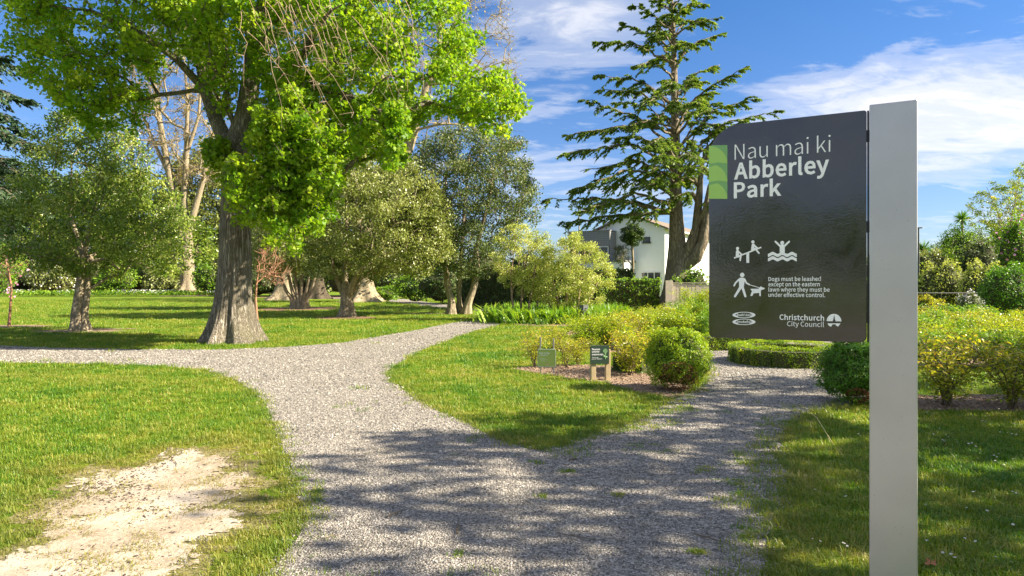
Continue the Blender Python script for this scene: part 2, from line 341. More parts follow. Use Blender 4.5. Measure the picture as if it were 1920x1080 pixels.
# ------------------------------------------------------------------ ground outlines
def world_pts(L):
    return [G(p[1], p[2]) if p[0] == 'p' else (p[1], p[2]) for p in L]
def P_(*a): return [('p', a[i], a[i+1]) for i in range(0, len(a), 2)]
def densify(P, step, amp, sc=1.0, far=.02):
    out = []
    n = len(P)
    for i in range(n):
        a = np.array(P[i]); b = np.array(P[(i+1) % n]); L = np.linalg.norm(b-a)
        d = max(1.0, np.linalg.norm((a+b)/2)); st = max(step, far*d); k = max(1, int(L/st))
        for j in range(k):
            p = a+(b-a)*j/k
            v = Vector((p[0]*sc, p[1]*sc, 3.3)); s = amp
            q = mnoise.noise_vector(v*1.7)*s + mnoise.noise_vector(v*6.0)*s*.5
            out.append((p[0]+q.x, p[1]+q.y))
    return out
def smooth_loop(P, it=1):
    P = [np.array(p, float) for p in P]
    for _ in range(it):
        Q = []
        for i in range(len(P)):
            a, b = P[i], P[(i+1) % len(P)]; Q += [a*.75+b*.25, a*.25+b*.75]
        P = Q
    return [tuple(p) for p in P]
def inside(poly, X, Y):
    P = np.asarray(poly); r = np.zeros(len(X), bool); n = len(P)
    for i in range(n):
        x0, y0 = P[i]; x1, y1 = P[(i+1) % n]
        c = ((y0 > Y) != (y1 > Y))
        if not c.any(): continue
        r ^= c & (X < (x1-x0)*(Y-y0)/((y1-y0) if y1 != y0 else 1e-9)+x0)
    return r
def edge_dist(poly, X, Y):
    P = np.asarray(poly); d = np.full(len(X), 1e9); n = len(P)
    for i in range(n):
        a = P[i]; b = P[(i+1) % n]; e = b-a; l2 = e@e+1e-12
        t = np.clip(((X-a[0])*e[0]+(Y-a[1])*e[1])/l2, 0, 1)
        d = np.minimum(d, np.hypot(X-a[0]-t*e[0], Y-a[1]-t*e[1]))
    return d
def sheet(name, loop, z, mat):
    tri = tessellate_polygon([[Vector((p[0], p[1], 0)) for p in loop]])
    b = MB(); V = [(p[0], p[1], z) for p in loop]
    Fc = []
    for t in tri:
        a, c, d = (np.array(V[i]) for i in t)
        Fc.append(t if np.cross(c-a, d-a)[2] > 0 else t[::-1])
    b.add(V, Fc)
    return tag(b.obj(name, mat), kind='structure')

# ------------------------------------------------------------------ scatter of stuff (geometry nodes)
def scatter(name, pts, rot, scl, protos, mat, idx=None, dry=None):
    pc = bpy.data.collections.new(name+'_source')
    for i, me in enumerate(protos):
        pc.objects.link(bpy.data.objects.new('%s_piece_%d' % (name, i), me))
    me = bpy.data.meshes.new(name); n = len(pts)
    me.vertices.add(n); me.vertices.foreach_set('co', np.asarray(pts, dtype=np.float32).ravel())
    a = me.attributes.new('rot', 'FLOAT_VECTOR', 'POINT'); a.data.foreach_set('vector', np.asarray(rot, dtype=np.float32).ravel())
    a = me.attributes.new('scl', 'FLOAT_VECTOR', 'POINT'); a.data.foreach_set('vector', np.asarray(scl, dtype=np.float32).ravel())
    a = me.attributes.new('idx', 'INT', 'POINT'); a.data.foreach_set('value', RNG.integers(0, len(protos), n).astype(np.int32) if idx is None else idx)
    a = me.attributes.new('dry', 'FLOAT', 'POINT'); a.data.foreach_set('value', np.zeros(n, np.float32) if dry is None else np.asarray(dry, dtype=np.float32))
    me.materials.append(mat)
    o = bpy.data.objects.new(name, me); COL.objects.link(o); o['kind'] = 'stuff'
    ng = bpy.data.node_groups.new(name, 'GeometryNodeTree')
    ng.interface.new_socket('Geometry', in_out='INPUT', socket_type='NodeSocketGeometry')
    ng.interface.new_socket('Geometry', in_out='OUTPUT', socket_type='NodeSocketGeometry')
    t = NT(ng); gi = t.node('NodeGroupInput'); go = t.node('NodeGroupOutput')
    ci = t.node('GeometryNodeCollectionInfo', transform_space='ORIGINAL'); ci.inputs['Collection'].default_value = pc
    ci.inputs['Separate Children'].default_value = True; ci.inputs['Reset Children'].default_value = True
    def named(nm, ty): return t.node('GeometryNodeInputNamedAttribute', data_type=ty, ins={'Name': nm})
    ip = t.node('GeometryNodeInstanceOnPoints'); ip.inputs['Pick Instance'].default_value = True
    t.l.new(gi.outputs[0], ip.inputs['Points']); t.l.new(ci.outputs[0], ip.inputs['Instance'])
    t.l.new(named('idx', 'INT').outputs['Attribute'], ip.inputs['Instance Index'])
    t.l.new(named('rot', 'FLOAT_VECTOR').outputs['Attribute'], ip.inputs['Rotation'])
    t.l.new(named('scl', 'FLOAT_VECTOR').outputs['Attribute'], ip.inputs['Scale'])
    t.l.new(ip.outputs[0], go.inputs[0])
    md = o.modifiers.new('scatter', 'NODES'); md.node_group = ng
    return o
def tuft_mesh(name, nb, h, r, w, mat, lean=.5, seg=2):
    b = MB()
    C = RNG.normal(size=(nb, 2))*r*.5; az = RNG.uniform(0, 2*np.pi, nb); H = h*RNG.uniform(.55, 1.1, nb); ln = lean*RNG.uniform(.1, 1.2, nb)
    rn = RNG.uniform(0, 1, nb)
    for i in range(nb):
        d = np.array([math.cos(az[i]), math.sin(az[i]), 0]); s = np.array([-d[1], d[0], 0])*w*.5
        p0 = np.array([C[i, 0], C[i, 1], -.004]); p1 = p0+d*H[i]*ln[i]*.4+np.array([0, 0, H[i]*.6]); p2 = p0+d*H[i]*ln[i]*1.1+np.array([0, 0, H[i]*(1-.25*ln[i])])
        b.add([p0-s, p0+s, p1+s*.8, p1-s*.8], [(0, 1, 2, 3)], 0, rn[i]); b.add([p1-s*.8, p1+s*.8, p2], [(0, 1, 2)], 0, rn[i])
    return b.mesh(name, mat, True)

# ------------------------------------------------------------------ plants
def poly_points(poly, Y, thick, n, top_fade=None):
    """points through the volume of a crown whose outline, seen from the path, is poly (photo px) at distance Y"""
    P = np.array(poly, float); x0, y0 = P.min(0); x1, y1 = P.max(0)
    out = []
    sc = Y/F
    while len(out) < n:
        X = RNG.uniform(x0, x1, n*3); Yp = RNG.uniform(y0, y1, n*3)
        k = inside(P, X, Yp); X = X[k]; Yp = Yp[k]; d = edge_dist(P, X, Yp)*sc
        th = thick*np.sqrt(np.clip(1-(1-np.clip(d/thick, 0, 1))**2, 0.02, 1))
        dep = RNG.uniform(-1, 1, len(X)); dep = np.sign(dep)*np.abs(dep)**.7*th
        for i in range(len(X)):
            yy = Y+dep[i]
            out.append(((X[i]-960)*sc, yy, EYE+(HZ-Yp[i])*sc))
            if len(out) >= n: break
    return np.array(out)
def ell_points(c, r, n, shell=0.5):
    p = rand_unit(n)*(RNG.uniform(shell**3, 1, (n, 1))**(1/3))
    return np.array(c)+p*np.array(r)
def grow(limbs, targets, step=.6, wig=.12, alpha=.28):
    """limbs: list of (points, radii); targets joined one by one to the nearest limb"""
    pos = []; par = []; pl = []; fixr = []
    for pts, rad in limbs:
        pts = [Vector(p) for p in pts]
        if pos:
            A = np.array(pos); j = int(np.argmin(((A-np.array(pts[0]))**2).sum(1)))
        else: j = -1
        for i, p in enumerate(pts):
            pos.append(tuple(p)); par.append(j); pl.append(0 if j < 0 else pl[j]+(p-Vector(pos[j])).length)
            fixr.append(rad[i]); j = len(pos)-1
    root = np.array(limbs[0][0][-1], float)
    T = np.asarray(targets); T = T[np.argsort(((T-root)**2).sum(1))]
    cap = len(pos)+len(T)*14; A = np.zeros((cap, 3)); n = len(pos); A[:n] = pos; PL = np.zeros(cap); PL[:n] = pl
    start = min(len(limbs[0][0])-1, 1)
    PL[:start] += 1e3
    tips = []
    for t in T:
        D = np.sqrt(((A[:n]-t)**2).sum(1)); c = D+alpha*PL[:n]+np.maximum(0, A[:n, 2]-t[2])*.35
        j = int(np.argmin(c)); d = D[j]; k = min(12, max(1, int(d/step)+1)); a = A[j].copy()
        w = RNG.normal(size=3)*wig*d
        for q in range(1, k+1):
            f = q/k; p = a+(t-a)*f+w*math.sin(math.pi*f)+(RNG.normal(size=3)*wig*.25*step if q < k else 0)
            p[2] += .10*d*math.sin(math.pi*f)
            A[n] = p; PL[n] = PL[j]+np.linalg.norm(A[n]-A[j]); par.append(j); fixr.append(0); j = n; n += 1
        tips.append(j)
    return A[:n], np.array(par), np.array(fixr), np.array(tips)
def skeleton_radii(par, fixr, tips, r0, ex=.42):
    n = len(par); cnt = np.zeros(n); cnt[tips] = 1
    for i in range(n-1, -1, -1):
        if par[i] >= 0: cnt[par[i]] += cnt[i]
    r = r0*np.maximum(cnt, 1)**ex
    return np.where(fixr > 0, fixr, np.minimum(r, np.maximum(fixr.max()*.6, r0)))
def leaf_clusters(b, C, per, rad, size, tmpl, up=.6, flat=.7, down=0.0, mat=0, out_from=None):
    m = len(C)*per; cc = np.repeat(C, per, 0)
    if callable(rad): rad = np.repeat(rad(C), per)[:, None]
    off = rand_unit(m)*(RNG.uniform(0, 1, (m, 1))**.5)*rad; off[:, 2] *= flat
    X, Y, Z = frames(m, up, down)
    cl = np.repeat(RNG.uniform(0, 1, len(C)), per)
    rnd = np.clip(.45*cl+.55*RNG.uniform(0, 1, m), 0, 1)
    b.shape_copies(cc+off, X, Y, Z, size*RNG.uniform(.6, 1.25, m), tmpl, mat, rnd)
def twiglets(b, C, k, L, r, up=.2, mat=0):
    m = len(C)*k; A = np.repeat(C, k, 0); D = unit(rand_unit(m)+np.array([0, 0, up]))
    B = A+D*L*RNG.uniform(.5, 1.1, (m, 1)); b.frusta(A-D*L*.2, B, np.full(m, r), np.full(m, r*.4), 3, mat)
def trunk_mesh(b, pts, rad, sides=32, flare=0.0, lobes=5, ridge=.03, seed=0, rings=None, flare_h=1.2, mat=0):
    """one continuous trunk with root flare and ridged bark relief"""
    P = [Vector(p) for p in pts]; L = [0]
    for i in range(1, len(P)): L.append(L[-1]+(P[i]-P[i-1]).length)
    rings = rings or max(10, int(L[-1]/.25)); V = []
    for q in range(rings+1):
        f = (q/rings)**1.25; s = f*L[-1]; i = 0
        while i < len(L)-2 and L[i+1] < s: i += 1
        u = (s-L[i])/max(1e-6, L[i+1]-L[i])
        c = P[i].lerp(P[i+1], u); r = rad[i]*(1-u)+rad[i+1]*u
        for k in range(sides):
            a = 2*math.pi*k/sides
            lob = .5+.5*math.cos(lobes*a+seed+1.1*math.sin(a*2+seed))
            fl = flare*math.exp(-s/flare_h*2.6)*(.45+.9*lob)
            nv = mnoise.noise(Vector((math.cos(a)*2.2+seed, math.sin(a)*2.2, s*.28)))
            rd = abs(mnoise.noise(Vector((math.cos(a)*9+seed, math.sin(a)*9, s*.55))))
            rr = r*(1+.10*nv)+fl-ridge*r*(1-min(1, rd*4))
            V.append((c.x+math.cos(a)*rr, c.y+math.sin(a)*rr, c.z-(0.05 if q == 0 else 0)))
    i = np.arange(rings)[:, None]*sides; j = np.arange(sides)[None, :]; k = (j+1) % sides
    b.add(V, np.stack([i+j, i+k, i+sides+k, i+sides+j], -1).reshape(-1, 4), mat)
    b.add(V[-sides:], [list(range(sides))], mat)

def tree(name, label, base, trunk, limbs, targets, leaf, bark, per=40, crad=.4, lsize=.1, tmpl=LEAF_QUAD, r0=.012, step=.6, wig=.12,
         flare=.15, lobes=5, sides=20, up=.5, flat=.75, tw=2, twl=.4, cat='tree', group=None, extra=None, alpha=.28, ridge=.03, down=0., mid=0, flare_h=1.2, ex=.42):
    """trunk: list of (points, radii) stems; limbs the same; targets: leaf cluster centres"""
    o = empty(name, (base[0], base[1], 0), label, cat, group); off = np.array([base[0], base[1], 0.0])
    for i, (pts, rad) in enumerate(trunk):
        b = MB(); trunk_mesh(b, [Vector(p)-Vector(off) for p in pts], rad, sides, flare, lobes, ridge, seed=base[0]+i*3.1, flare_h=flare_h)
        b.obj('trunk' if i == 0 or len(trunk) > 1 else 'trunk', M[bark], o, True)
    A, par, fx, tips = grow(trunk[:1]+trunk[1:]+limbs, targets, step, wig, alpha)
    R = skeleton_radii(par, fx, tips, r0, ex)
    ntr = sum(len(t[0]) for t in trunk)
    k = np.arange(len(A)) >= ntr; k &= par >= 0
    ii = np.where(k)[0]; pj = par[ii]
    b = MB(); big = R[ii] > .05
    ra = np.where(pj >= ntr, R[pj], R[ii]*1.15)
    b.frusta(A[pj[big]]-off, A[ii[big]]-off, np.minimum(ra[big], R[ii[big]]*1.4), R[ii[big]], 8)
    b.frusta(A[pj[~big]]-off, A[ii[~big]]-off, np.minimum(ra[~big], R[ii[~big]]*1.6), R[ii[~big]], 4)
    C = A[tips]-off
    if tw: twiglets(b, C, tw, twl, r0*.7)
    b.obj('branch', M[bark], o, True, 'stuff')
    if per:
        b = MB()
        if mid:
            mids = A[par[tips]]-off; leaf_clusters(b, mids, mid, crad if callable(crad) else crad*.9, lsize, tmpl, up, flat, down)
        leaf_clusters(b, C, per, crad, lsize, tmpl, up, flat, down)
        if extra: extra(b, C)
        b.obj('crown', M[leaf] if isinstance(leaf, str) else [M[q] for q in leaf], o, False, 'stuff')
    return o

def shrub(name, label, c, r, n, leaf, lsize=.07, tmpl=LEAF_QUAD, cat='shrub', group=None, core=True, lump=.22, stems=0, up=.3, flower=None, bark='barkd', shell=.72):
    """dense leafy shrub: c = centre of its base, r = half sizes; lumpy outline, leaves through an outer layer, stems inside"""
    o = empty(name, (c[0], c[1], 0), label, cat, group); r = np.array(r)
    D = rand_unit(n); D[:, 2] = np.where(D[:, 2] < -.75, -D[:, 2], D[:, 2])
    sd = c[0]*1.3+c[1]
    lm = np.array([1+lump*mnoise.noise(Vector(d*1.8)+Vector((sd, 0, 0)))*1.6+lump*.9*mnoise.noise(Vector(d*4.5)+Vector((0, sd, 0))) for d in D])
    f = RNG.uniform(shell, 1.04, n)**.8
    P = D*r*(lm*f)[:, None]+np.array([0, 0, r[2]]); P[:, 2] = np.maximum(P[:, 2], .02)
    X, Y, Z = frames(n, up); Z2 = unit(Z+D*.7); X = unit(np.cross(Z2, Y)); Y = np.cross(Z2, X)
    rnd = np.clip(.55*RNG.uniform(0, 1, n)+.45*(lm-.7)/.6, 0, 1)
    b = MB(); b.shape_copies(P, X, Y, Z2, lsize*RNG.uniform(.6, 1.3, n), tmpl, 0, rnd)
    mats = [M[leaf]]
    if flower:
        k = RNG.choice(n, int(n*flower[1]), replace=False); Pf = D[k]*r*(lm[k]*1.04)[:, None]+np.array([0, 0, r[2]]); Pf[:, 2] = np.maximum(Pf[:, 2], .05)
        X, Y, Z = frames(len(k), .5); b.shape_copies(Pf, X, Y, Z, flower[2]*RNG.uniform(.7, 1.2, len(k)), [(math.cos(a)*.5, math.sin(a)*.5, 0) for a in np.arange(5)*2*math.pi/5], 1, RNG.uniform(0, 1, len(k)))
        mats.append(M[flower[0]])
    b.obj('foliage', mats, o, False, 'stuff')
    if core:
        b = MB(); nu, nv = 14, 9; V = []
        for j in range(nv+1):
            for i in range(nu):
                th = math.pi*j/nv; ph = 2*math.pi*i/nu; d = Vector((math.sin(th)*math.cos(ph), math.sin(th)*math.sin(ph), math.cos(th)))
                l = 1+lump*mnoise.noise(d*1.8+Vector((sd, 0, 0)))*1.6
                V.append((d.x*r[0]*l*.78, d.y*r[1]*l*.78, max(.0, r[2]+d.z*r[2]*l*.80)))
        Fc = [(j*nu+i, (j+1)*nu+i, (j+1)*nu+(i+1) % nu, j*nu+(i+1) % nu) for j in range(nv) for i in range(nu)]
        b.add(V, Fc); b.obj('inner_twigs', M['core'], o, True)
    if stems:
        b = MB()
        for i in range(stems):
            a = RNG.uniform(0, 6.28); q = RNG.uniform(.3, .8)
            b.tube([(0.05*math.cos(a), .05*math.sin(a), 0), (r[0]*.4*q*math.cos(a), r[1]*.4*q*math.sin(a), r[2]*.7), (r[0]*q*math.cos(a), r[1]*q*math.sin(a), r[2]*1.3)], [.03, .02, .008], 5)
        b.obj('stem', M[bark], o, True, 'stuff')
    return o

def hedge(name, label, pts, width, h, leaf, lsize=.03, dens=1400, cat='hedge', group=None, closed=False, core='core', wob=.04):
    """clipped hedge following a ground line"""
    cx = sum(p[0] for p in pts)/len(pts); cy = sum(p[1] for p in pts)/len(pts)
    o = empty(name, (cx, cy, 0), label, cat, group)
    Q = [np.array([p[0]-cx, p[1]-cy]) for p in pts]; 
    if closed: Q.append(Q[0])
    b = MB(); bc = MB()
    for a, c in zip(Q[:-1], Q[1:]):
        e = c-a; L = np.linalg.norm(e); e = e/L; nrm = np.array([-e[1], e[0]])
        area = L*(width+2*h)+ (0 if closed else 2*width*h)
        n = int(area*dens)+4
        s = RNG.uniform(-.06 if closed else 0, L+(.06 if closed else 0), n); w = RNG.uniform(0, 2*h+width, n)
        side = np.where(w < h, -1, np.where(w < 2*h, 1, 0))
        tt = np.where(side == 0, (w-2*h)-width/2, side*width/2); zz = np.where(w < h, w, np.where(w < 2*h, w-h, h))
        N = np.zeros((n, 3)); N[:, 0] = side*nrm[0]; N[:, 1] = side*nrm[1]; N[:, 2] = (side == 0)
        if not closed:
            m = int(width*h*dens*2); 
            ts = RNG.uniform(-width/2, width/2, m); zs = RNG.uniform(0, h, m); se = RNG.integers(0, 2, m)
            s = np.concatenate([s, se*L]); tt = np.concatenate([tt, ts]); zz = np.concatenate([zz, zs])
            N = np.concatenate([N, np.stack([(se*2-1)*e[0], (se*2-1)*e[1], np.zeros(m)], 1)])
        P = np.stack([a[0]+e[0]*s+nrm[0]*tt, a[1]+e[1]*s+nrm[1]*tt, zz], 1)
        wv = np.array([mnoise.noise(Vector(((p[0]+cx)*3, (p[1]+cy)*3, p[2]*3))) for p in P])
        P += N*(wv*wob+RNG.uniform(-.03, .015, len(P)))[:, None]
        P[:, 2] = np.maximum(P[:, 2], .01)
        X, Y, Z = frames(len(P), .3); Z = unit(Z+N*.8); X = unit(np.cross(Z, Y)); Y = np.cross(Z, X)
        b.shape_copies(P, X, Y, Z, lsize*RNG.uniform(.6, 1.3, len(P)), LEAF_QUAD, 0, np.clip(RNG.uniform(0, .8, len(P))+wv*.4, 0, 1))
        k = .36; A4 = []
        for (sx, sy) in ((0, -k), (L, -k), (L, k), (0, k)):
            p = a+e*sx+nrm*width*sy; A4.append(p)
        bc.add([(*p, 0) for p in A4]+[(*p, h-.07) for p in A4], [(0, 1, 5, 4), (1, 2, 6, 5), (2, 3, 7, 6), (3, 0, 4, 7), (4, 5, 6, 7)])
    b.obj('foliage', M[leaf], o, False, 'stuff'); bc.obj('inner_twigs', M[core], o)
    return o
GLYPHS = """.97:49,-5 60,-1 69,7 72,20 69,32 60,41 49,44 37,41 29,32 26,20 29,7 37,-1|A213:1,0 34,0 59,78 153,78 177,0 211,0 124,257 88,257/67,104 79,144 88,172 97,201 105,230 106,230 115,201 123,172 132,144 145,104|C223:132,-5 163,0 189,12 211,32 193,53 176,37 156,27 133,24 91,37 63,73 54,129 64,185 92,220 134,233 155,230 172,221 187,209 204,230 187,245 163,257 134,261 76,245 35,200 20,128 35,57 75,11|D241:35,0 101,0 166,15 206,60 220,129 206,199 166,242 99,257 35,257/68,27 68,230 97,230 147,219 177,184 187,129 177,74 147,39 97,27|G241:136,-5 168,-1 195,10 215,25 215,133 131,133 131,106 186,106 186,39 173,31 157,26 139,24 93,37 64,73 54,129 64,185 94,220 139,233 162,230 180,221 194,209 212,230 194,245 170,256 138,261 77,245 36,200 20,128 35,57 76,11|N253:35,0 66,0 66,135 65,162 64,189 62,215 63,215 91,162 185,0 218,0 218,257 187,257 187,123 188,96 189,69 192,42 190,42 162,95 68,257 35,257|P222:35,0 68,0 68,102 110,102 160,111 192,137 204,181 192,226 159,250 109,257 35,257/68,129 68,230 104,230 142,226 165,211 172,181 165,151 143,134 106,129|R222:68,135 68,230 111,230 145,226 166,212 173,185 166,157 145,140 111,135/176,0 213,0 147,112 178,126 198,150 205,185 194,227 162,250 116,257 35,257 35,0 68,0 68,109 114,109|T210:89,0 121,0 121,229 199,229 199,257 11,257 11,229 89,229|a197:76,-5 99,-1 120,9 139,23 140,23 143,0 169,0 169,117 162,158 141,185 103,195 74,191 49,182 29,170 41,148 58,158 77,165 98,168 122,161 134,144 137,120 71,107 33,84 21,49 28,20 47,2/85,21 68,24 56,34 51,51 59,73 87,89 137,99 137,46 120,32 103,24|b216:116,-5 157,8 187,42 199,98 190,149 164,183 123,195 102,191 82,182 63,168 64,202 64,279 32,279 32,0 58,0 61,20 62,20 79,7 98,-2/111,22 97,24 81,30 64,42 64,142 82,156 99,165 115,168 144,159 160,135 165,98 158,57 139,31|c179:107,-5 129,-2 150,7 169,19 155,41 142,31 127,25 110,22 79,31 59,57 51,95 59,133 80,159 111,168 125,166 137,160 149,152 165,173 150,184 132,192 110,195 64,183 31,149 18,95 30,41 62,7|d217:97,-5 119,-1 138,9 155,22 156,22 159,0 185,0 185,279 153,279 153,206 154,173 138,185 121,192 101,195 60,183 30,148 19,95 28,41 55,7/104,22 76,31 58,56 51,95 59,133 79,159 106,168 122,166 137,160 153,148 153,48 137,34 121,25|e194:109,-5 133,-2 154,5 172,15 160,36 146,28 130,23 113,21 81,29 59,52 50,88 178,88 179,106 170,153 145,184 103,195 62,183 31,148 18,95 31,41 63,7/49,110 59,142 79,163 104,169 129,163 146,143 151,110|f114:12,164 37,164 37,0 69,0 69,164 110,164 110,190 69,190 69,220 72,241 81,253 96,258 103,257 110,255 118,252 125,277 115,280 104,282 93,283 62,276 43,254 37,221 37,190 12,188|g197:96,-88 147,-78 181,-54 193,-22 185,4 163,19 126,23 89,23 69,26 59,33 56,44 57,53 62,61 68,67 77,63 86,61 96,60 131,68 156,91 166,126 164,142 158,155 150,166 189,166 189,190 123,190 115,193 106,194 96,195 61,187 35,163 25,127 29,106 38,89 50,76 50,75 40,66 32,54 29,39 31,26 37,15 46,8 46,6 31,-6 21,-21 18,-37 28,-64 55,-82/96,82 76,87 61,103 56,127 61,151 76,166 96,172 117,166 131,151 137,127 131,103 116,87/101,-65 71,-61 52,-50 46,-32 48,-21 54,-10 65,0 74,-2 82,-3 90,-3 123,-3 144,-5 157,-13 161,-27 154,-46 133,-60|h213:32,0 64,0 64,138 82,154 98,164 116,167 137,162 149,145 152,116 152,0 184,0 184,120 178,161 159,186 126,195 102,191 81,179 63,163 64,202 64,279 32,279|i96:32,0 64,0 64,190 32,190/48,229 59,232 67,239 70,251 67,262 59,269 48,271 37,269 30,262 27,251 30,239 37,232|j96:12,-85 43,-77 59,-55 64,-22 64,190 33,190 33,-22 31,-42 24,-55 9,-59 3,-59 -4,-57 -9,-56 -15,-80 -8,-82 2,-84/48,229 59,232 67,239 70,251 67,262 59,269 48,271 37,269 30,262 27,251 30,239 37,232|k193:32,0 64,0 64,50 99,92 155,0 190,0 118,113 181,190 146,190 65,90 64,90 64,279 32,279|l99:66,-5 74,-4 79,-3 84,-2 80,23 73,22 69,23 66,28 64,36 64,279 32,279 32,38 36,15 47,0|m324:32,0 64,0 64,138 81,154 97,164 112,167 132,162 144,145 147,116 147,0 179,0 179,138 196,154 212,164 227,167 247,162 259,145 263,116 263,0 294,0 294,120 288,161 269,186 237,195 215,190 194,178 174,159 164,178 146,191 121,195 100,191 80,179 62,162 58,190 32,190|n214:32,0 64,0 64,138 82,154 98,164 116,167 137,162 149,145 152,116 152,0 184,0 184,120 178,161 159,186 126,195 102,191 81,179 62,162 58,190 32,190|o212:106,-5 150,7 182,41 194,95 182,149 150,183 106,195 63,183 31,149 18,95 31,41 63,7/106,22 77,31 58,57 51,95 58,133 77,159 106,168 135,159 154,133 161,95 154,57 135,31|p217:32,-80 64,-80 64,-16 63,18 81,5 98,-2 116,-5 157,8 187,42 199,98 190,149 164,183 123,195 101,191 81,181 62,168 58,190 32,190/111,22 97,24 81,30 64,42 64,142 82,156 99,165 115,168 144,159 160,135 165,98 158,57 139,31|r136:32,0 64,0 64,122 79,148 95,162 112,166 119,166 125,165 131,163 137,191 131,193 124,195 116,195 96,190 78,176 62,155 58,190 32,190|s164:82,-5 120,3 143,24 151,52 142,81 120,98 93,110 73,118 58,128 52,143 56,156 68,166 88,170 103,168 117,162 131,153 146,173 130,184 110,192 87,195 52,188 29,168 22,141 30,115 51,97 77,86 98,78 114,66 120,50 116,35 104,24 83,20 62,23 44,31 27,43 11,22 31,8 56,-1|t132:92,-5 104,-4 116,-1 127,2 121,27 114,24 106,22 99,21 82,26 72,38 70,58 70,164 121,164 121,190 70,190 70,244 43,244 40,190 9,188 9,164 38,164 38,59 43,25 60,3|u213:88,-5 112,0 132,12 151,30 152,30 154,0 181,0 181,190 149,190 149,55 132,37 115,26 97,23 77,28 65,45 62,74 62,190 29,190 29,70 36,29 55,4|v182:73,0 111,0 178,190 146,190 110,82 105,63 99,44 93,26 91,26 74,82 38,190 5,190|w281:62,0 99,0 126,102 131,120 135,138 139,157 141,157 145,138 150,120 154,103 181,0 220,0 272,190 241,190 213,80 209,62 205,45 202,27 200,27 187,80 157,190 126,190 96,80 92,62 87,45 83,27 82,27 70,80 42,190 9,190|x174:5,0 39,0 64,44 71,56 77,67 84,78 85,78 93,67 100,56 106,44 134,0 169,0 106,96 164,190 131,190 107,148 91,117 89,117 83,127 76,138 70,148 45,190 10,190 68,99|y182:35,-82 68,-73 91,-50 106,-16 178,190 147,190 112,85 97,31 95,31 89,49 82,67 76,85 38,190 5,190 81,0 77,-15 67,-36 53,-50 34,-56 29,-55 24,-54 19,-53 13,-78 19,-80 27,-81|"""
# ------------------------------------------------------------------ ground
b = MB(); b.add([(-900,-500,0),(900,-500,0),(900,1500,0),(-900,1500,0)], [(0,1,2,3)])
tag(b.obj('lawn', M['lawn']), kind='structure')

gravel_raw = ([(0,-30,20.2)] + P_(0,648, 100,652, 233,655, 400,656, 533,651, 640,643, 727,628, 793,617, 843,606, 893,601, 925,597, 926,590, 900,583, 830,577, 687,561.5, 560,559,
    560,556.5, 690,557.5, 760,561, 837,571, 900,576, 962,582, 985,590, 965,600, 940,607, 927,613, 893,619, 843,637, 793,655, 760,672, 736,688, 723,702, 732,716, 767,739, 822,773, 885,798,
    930,824, 996,843, 1056,839, 1107,817, 1163,802, 1218,780, 1256,752, 1290,738, 1326,717, 1332,700, 1326,657, 1462,657, 1440,642, 1600,640, 1760,642, 1740,680, 1640,745, 1554,767, 1510,771,
    1463,815, 1453,860, 1480,888, 1457,916, 1463,941, 1447,979, 1441,1023, 1428,1080, 1400,1300) +
    [(0,1.2,-.5),(0,1.6,-5),(0,3.0,-14),(0,0.0,-30),(0,-18,-30),(0,-13,-13),(0,-5,-4.5),(0,-1.2,0)] +
    P_(460,1400, 480,1180, 490,1080, 518,1065, 555,1021, 575,976, 562,921, 537,847, 516,810, 500,754, 452,717, 381,693, 300,686, 200,683, 100,681, 0,680) + [(0,-30,15.2)])
gravel_loop = densify(world_pts(gravel_raw), .07, .035, 1.0, .008)
sheet('gravel_path', gravel_loop, .004, M['gravel'])
sand_loop = densify(world_pts(P_(-60,1040, 0,1045, 48,1006, 110,985, 167,965, 120,958, 74,954, 110,938, 170,920, 185,895, 274,865, 318,846, 389,846, 444,862, 470,885, 450,915, 440,945, 426,969, 395,1000, 370,1035, 352,1100, 330,1300) + [('w',-2.2,2.2),('w',-3.6,2.6)]), .03, .15, 1.9)
SNC = .022
def sand_field(X, Y):
    sl = np.array(sand_loop)[::3]; d = edge_dist(sl, X, Y); f = np.where(inside(sand_loop, X, Y), d, -d)
    n = np.array([.34*mnoise.noise(Vector((x*1.6, y*1.6, 1.1)))+.20*mnoise.noise(Vector((x*5, y*5, 4.1)))+.14*mnoise.noise(Vector((x*15, y*15, 8.1)))+.09*mnoise.noise(Vector((x*37, y*37, 2.1))) for x, y in zip(X, Y)])
    return f+n-.07
def sand_patch(name, th, z, mat):
    sl = np.array(sand_loop); x0, y0 = sl.min(0)-.6; x1, y1 = sl.max(0)+.6; x0 = max(x0, -5.2); nx = int((x1-x0)/SNC); ny = int((y1-y0)/SNC)
    gx, gy = np.meshgrid(np.arange(nx), np.arange(ny), indexing='ij'); X = (x0+(gx+.5)*SNC).ravel(); Y = (y0+(gy+.5)*SNC).ravel()
    k = sand_field(X, Y) > th; b = MB()
    vx, vy = np.meshgrid(np.arange(nx+1), np.arange(ny+1), indexing='ij'); V = np.stack([x0+vx*SNC, y0+vy*SNC, np.full(vx.shape, z)], -1).reshape(-1, 3)
    V[:, :2] += RNG.uniform(-.4, .4, (len(V), 2))*SNC
    i = gx.ravel()[k]; j = gy.ravel()[k]; w = ny+1; b.add(V, np.stack([i*w+j, (i+1)*w+j, (i+1)*w+j+1, i*w+j+1], 1)); tag(b.obj(name, mat), kind='structure')
sand_patch('worn_turf', -.20, .003, M['worn']); sand_patch('bare_sandy_patch', 0.0, .008, M['sand'])
BEDS = [sand_loop]
def bed(loop, z=.008, mat='soil', name='flower_bed', amp=.05):
    L = densify(loop, .08, amp, 1.3, .012); sheet(name, L, z, M[mat]); BEDS.append(L); return L
bed(world_pts(P_(958,692, 1012,702, 1043,706, 1077,712, 1106,716, 1137,718, 1158,726, 1200,737, 1231,741, 1262,748, 1282,742, 1300,725, 1240,690, 1158,688, 1106,685, 1030,685, 990,688)))
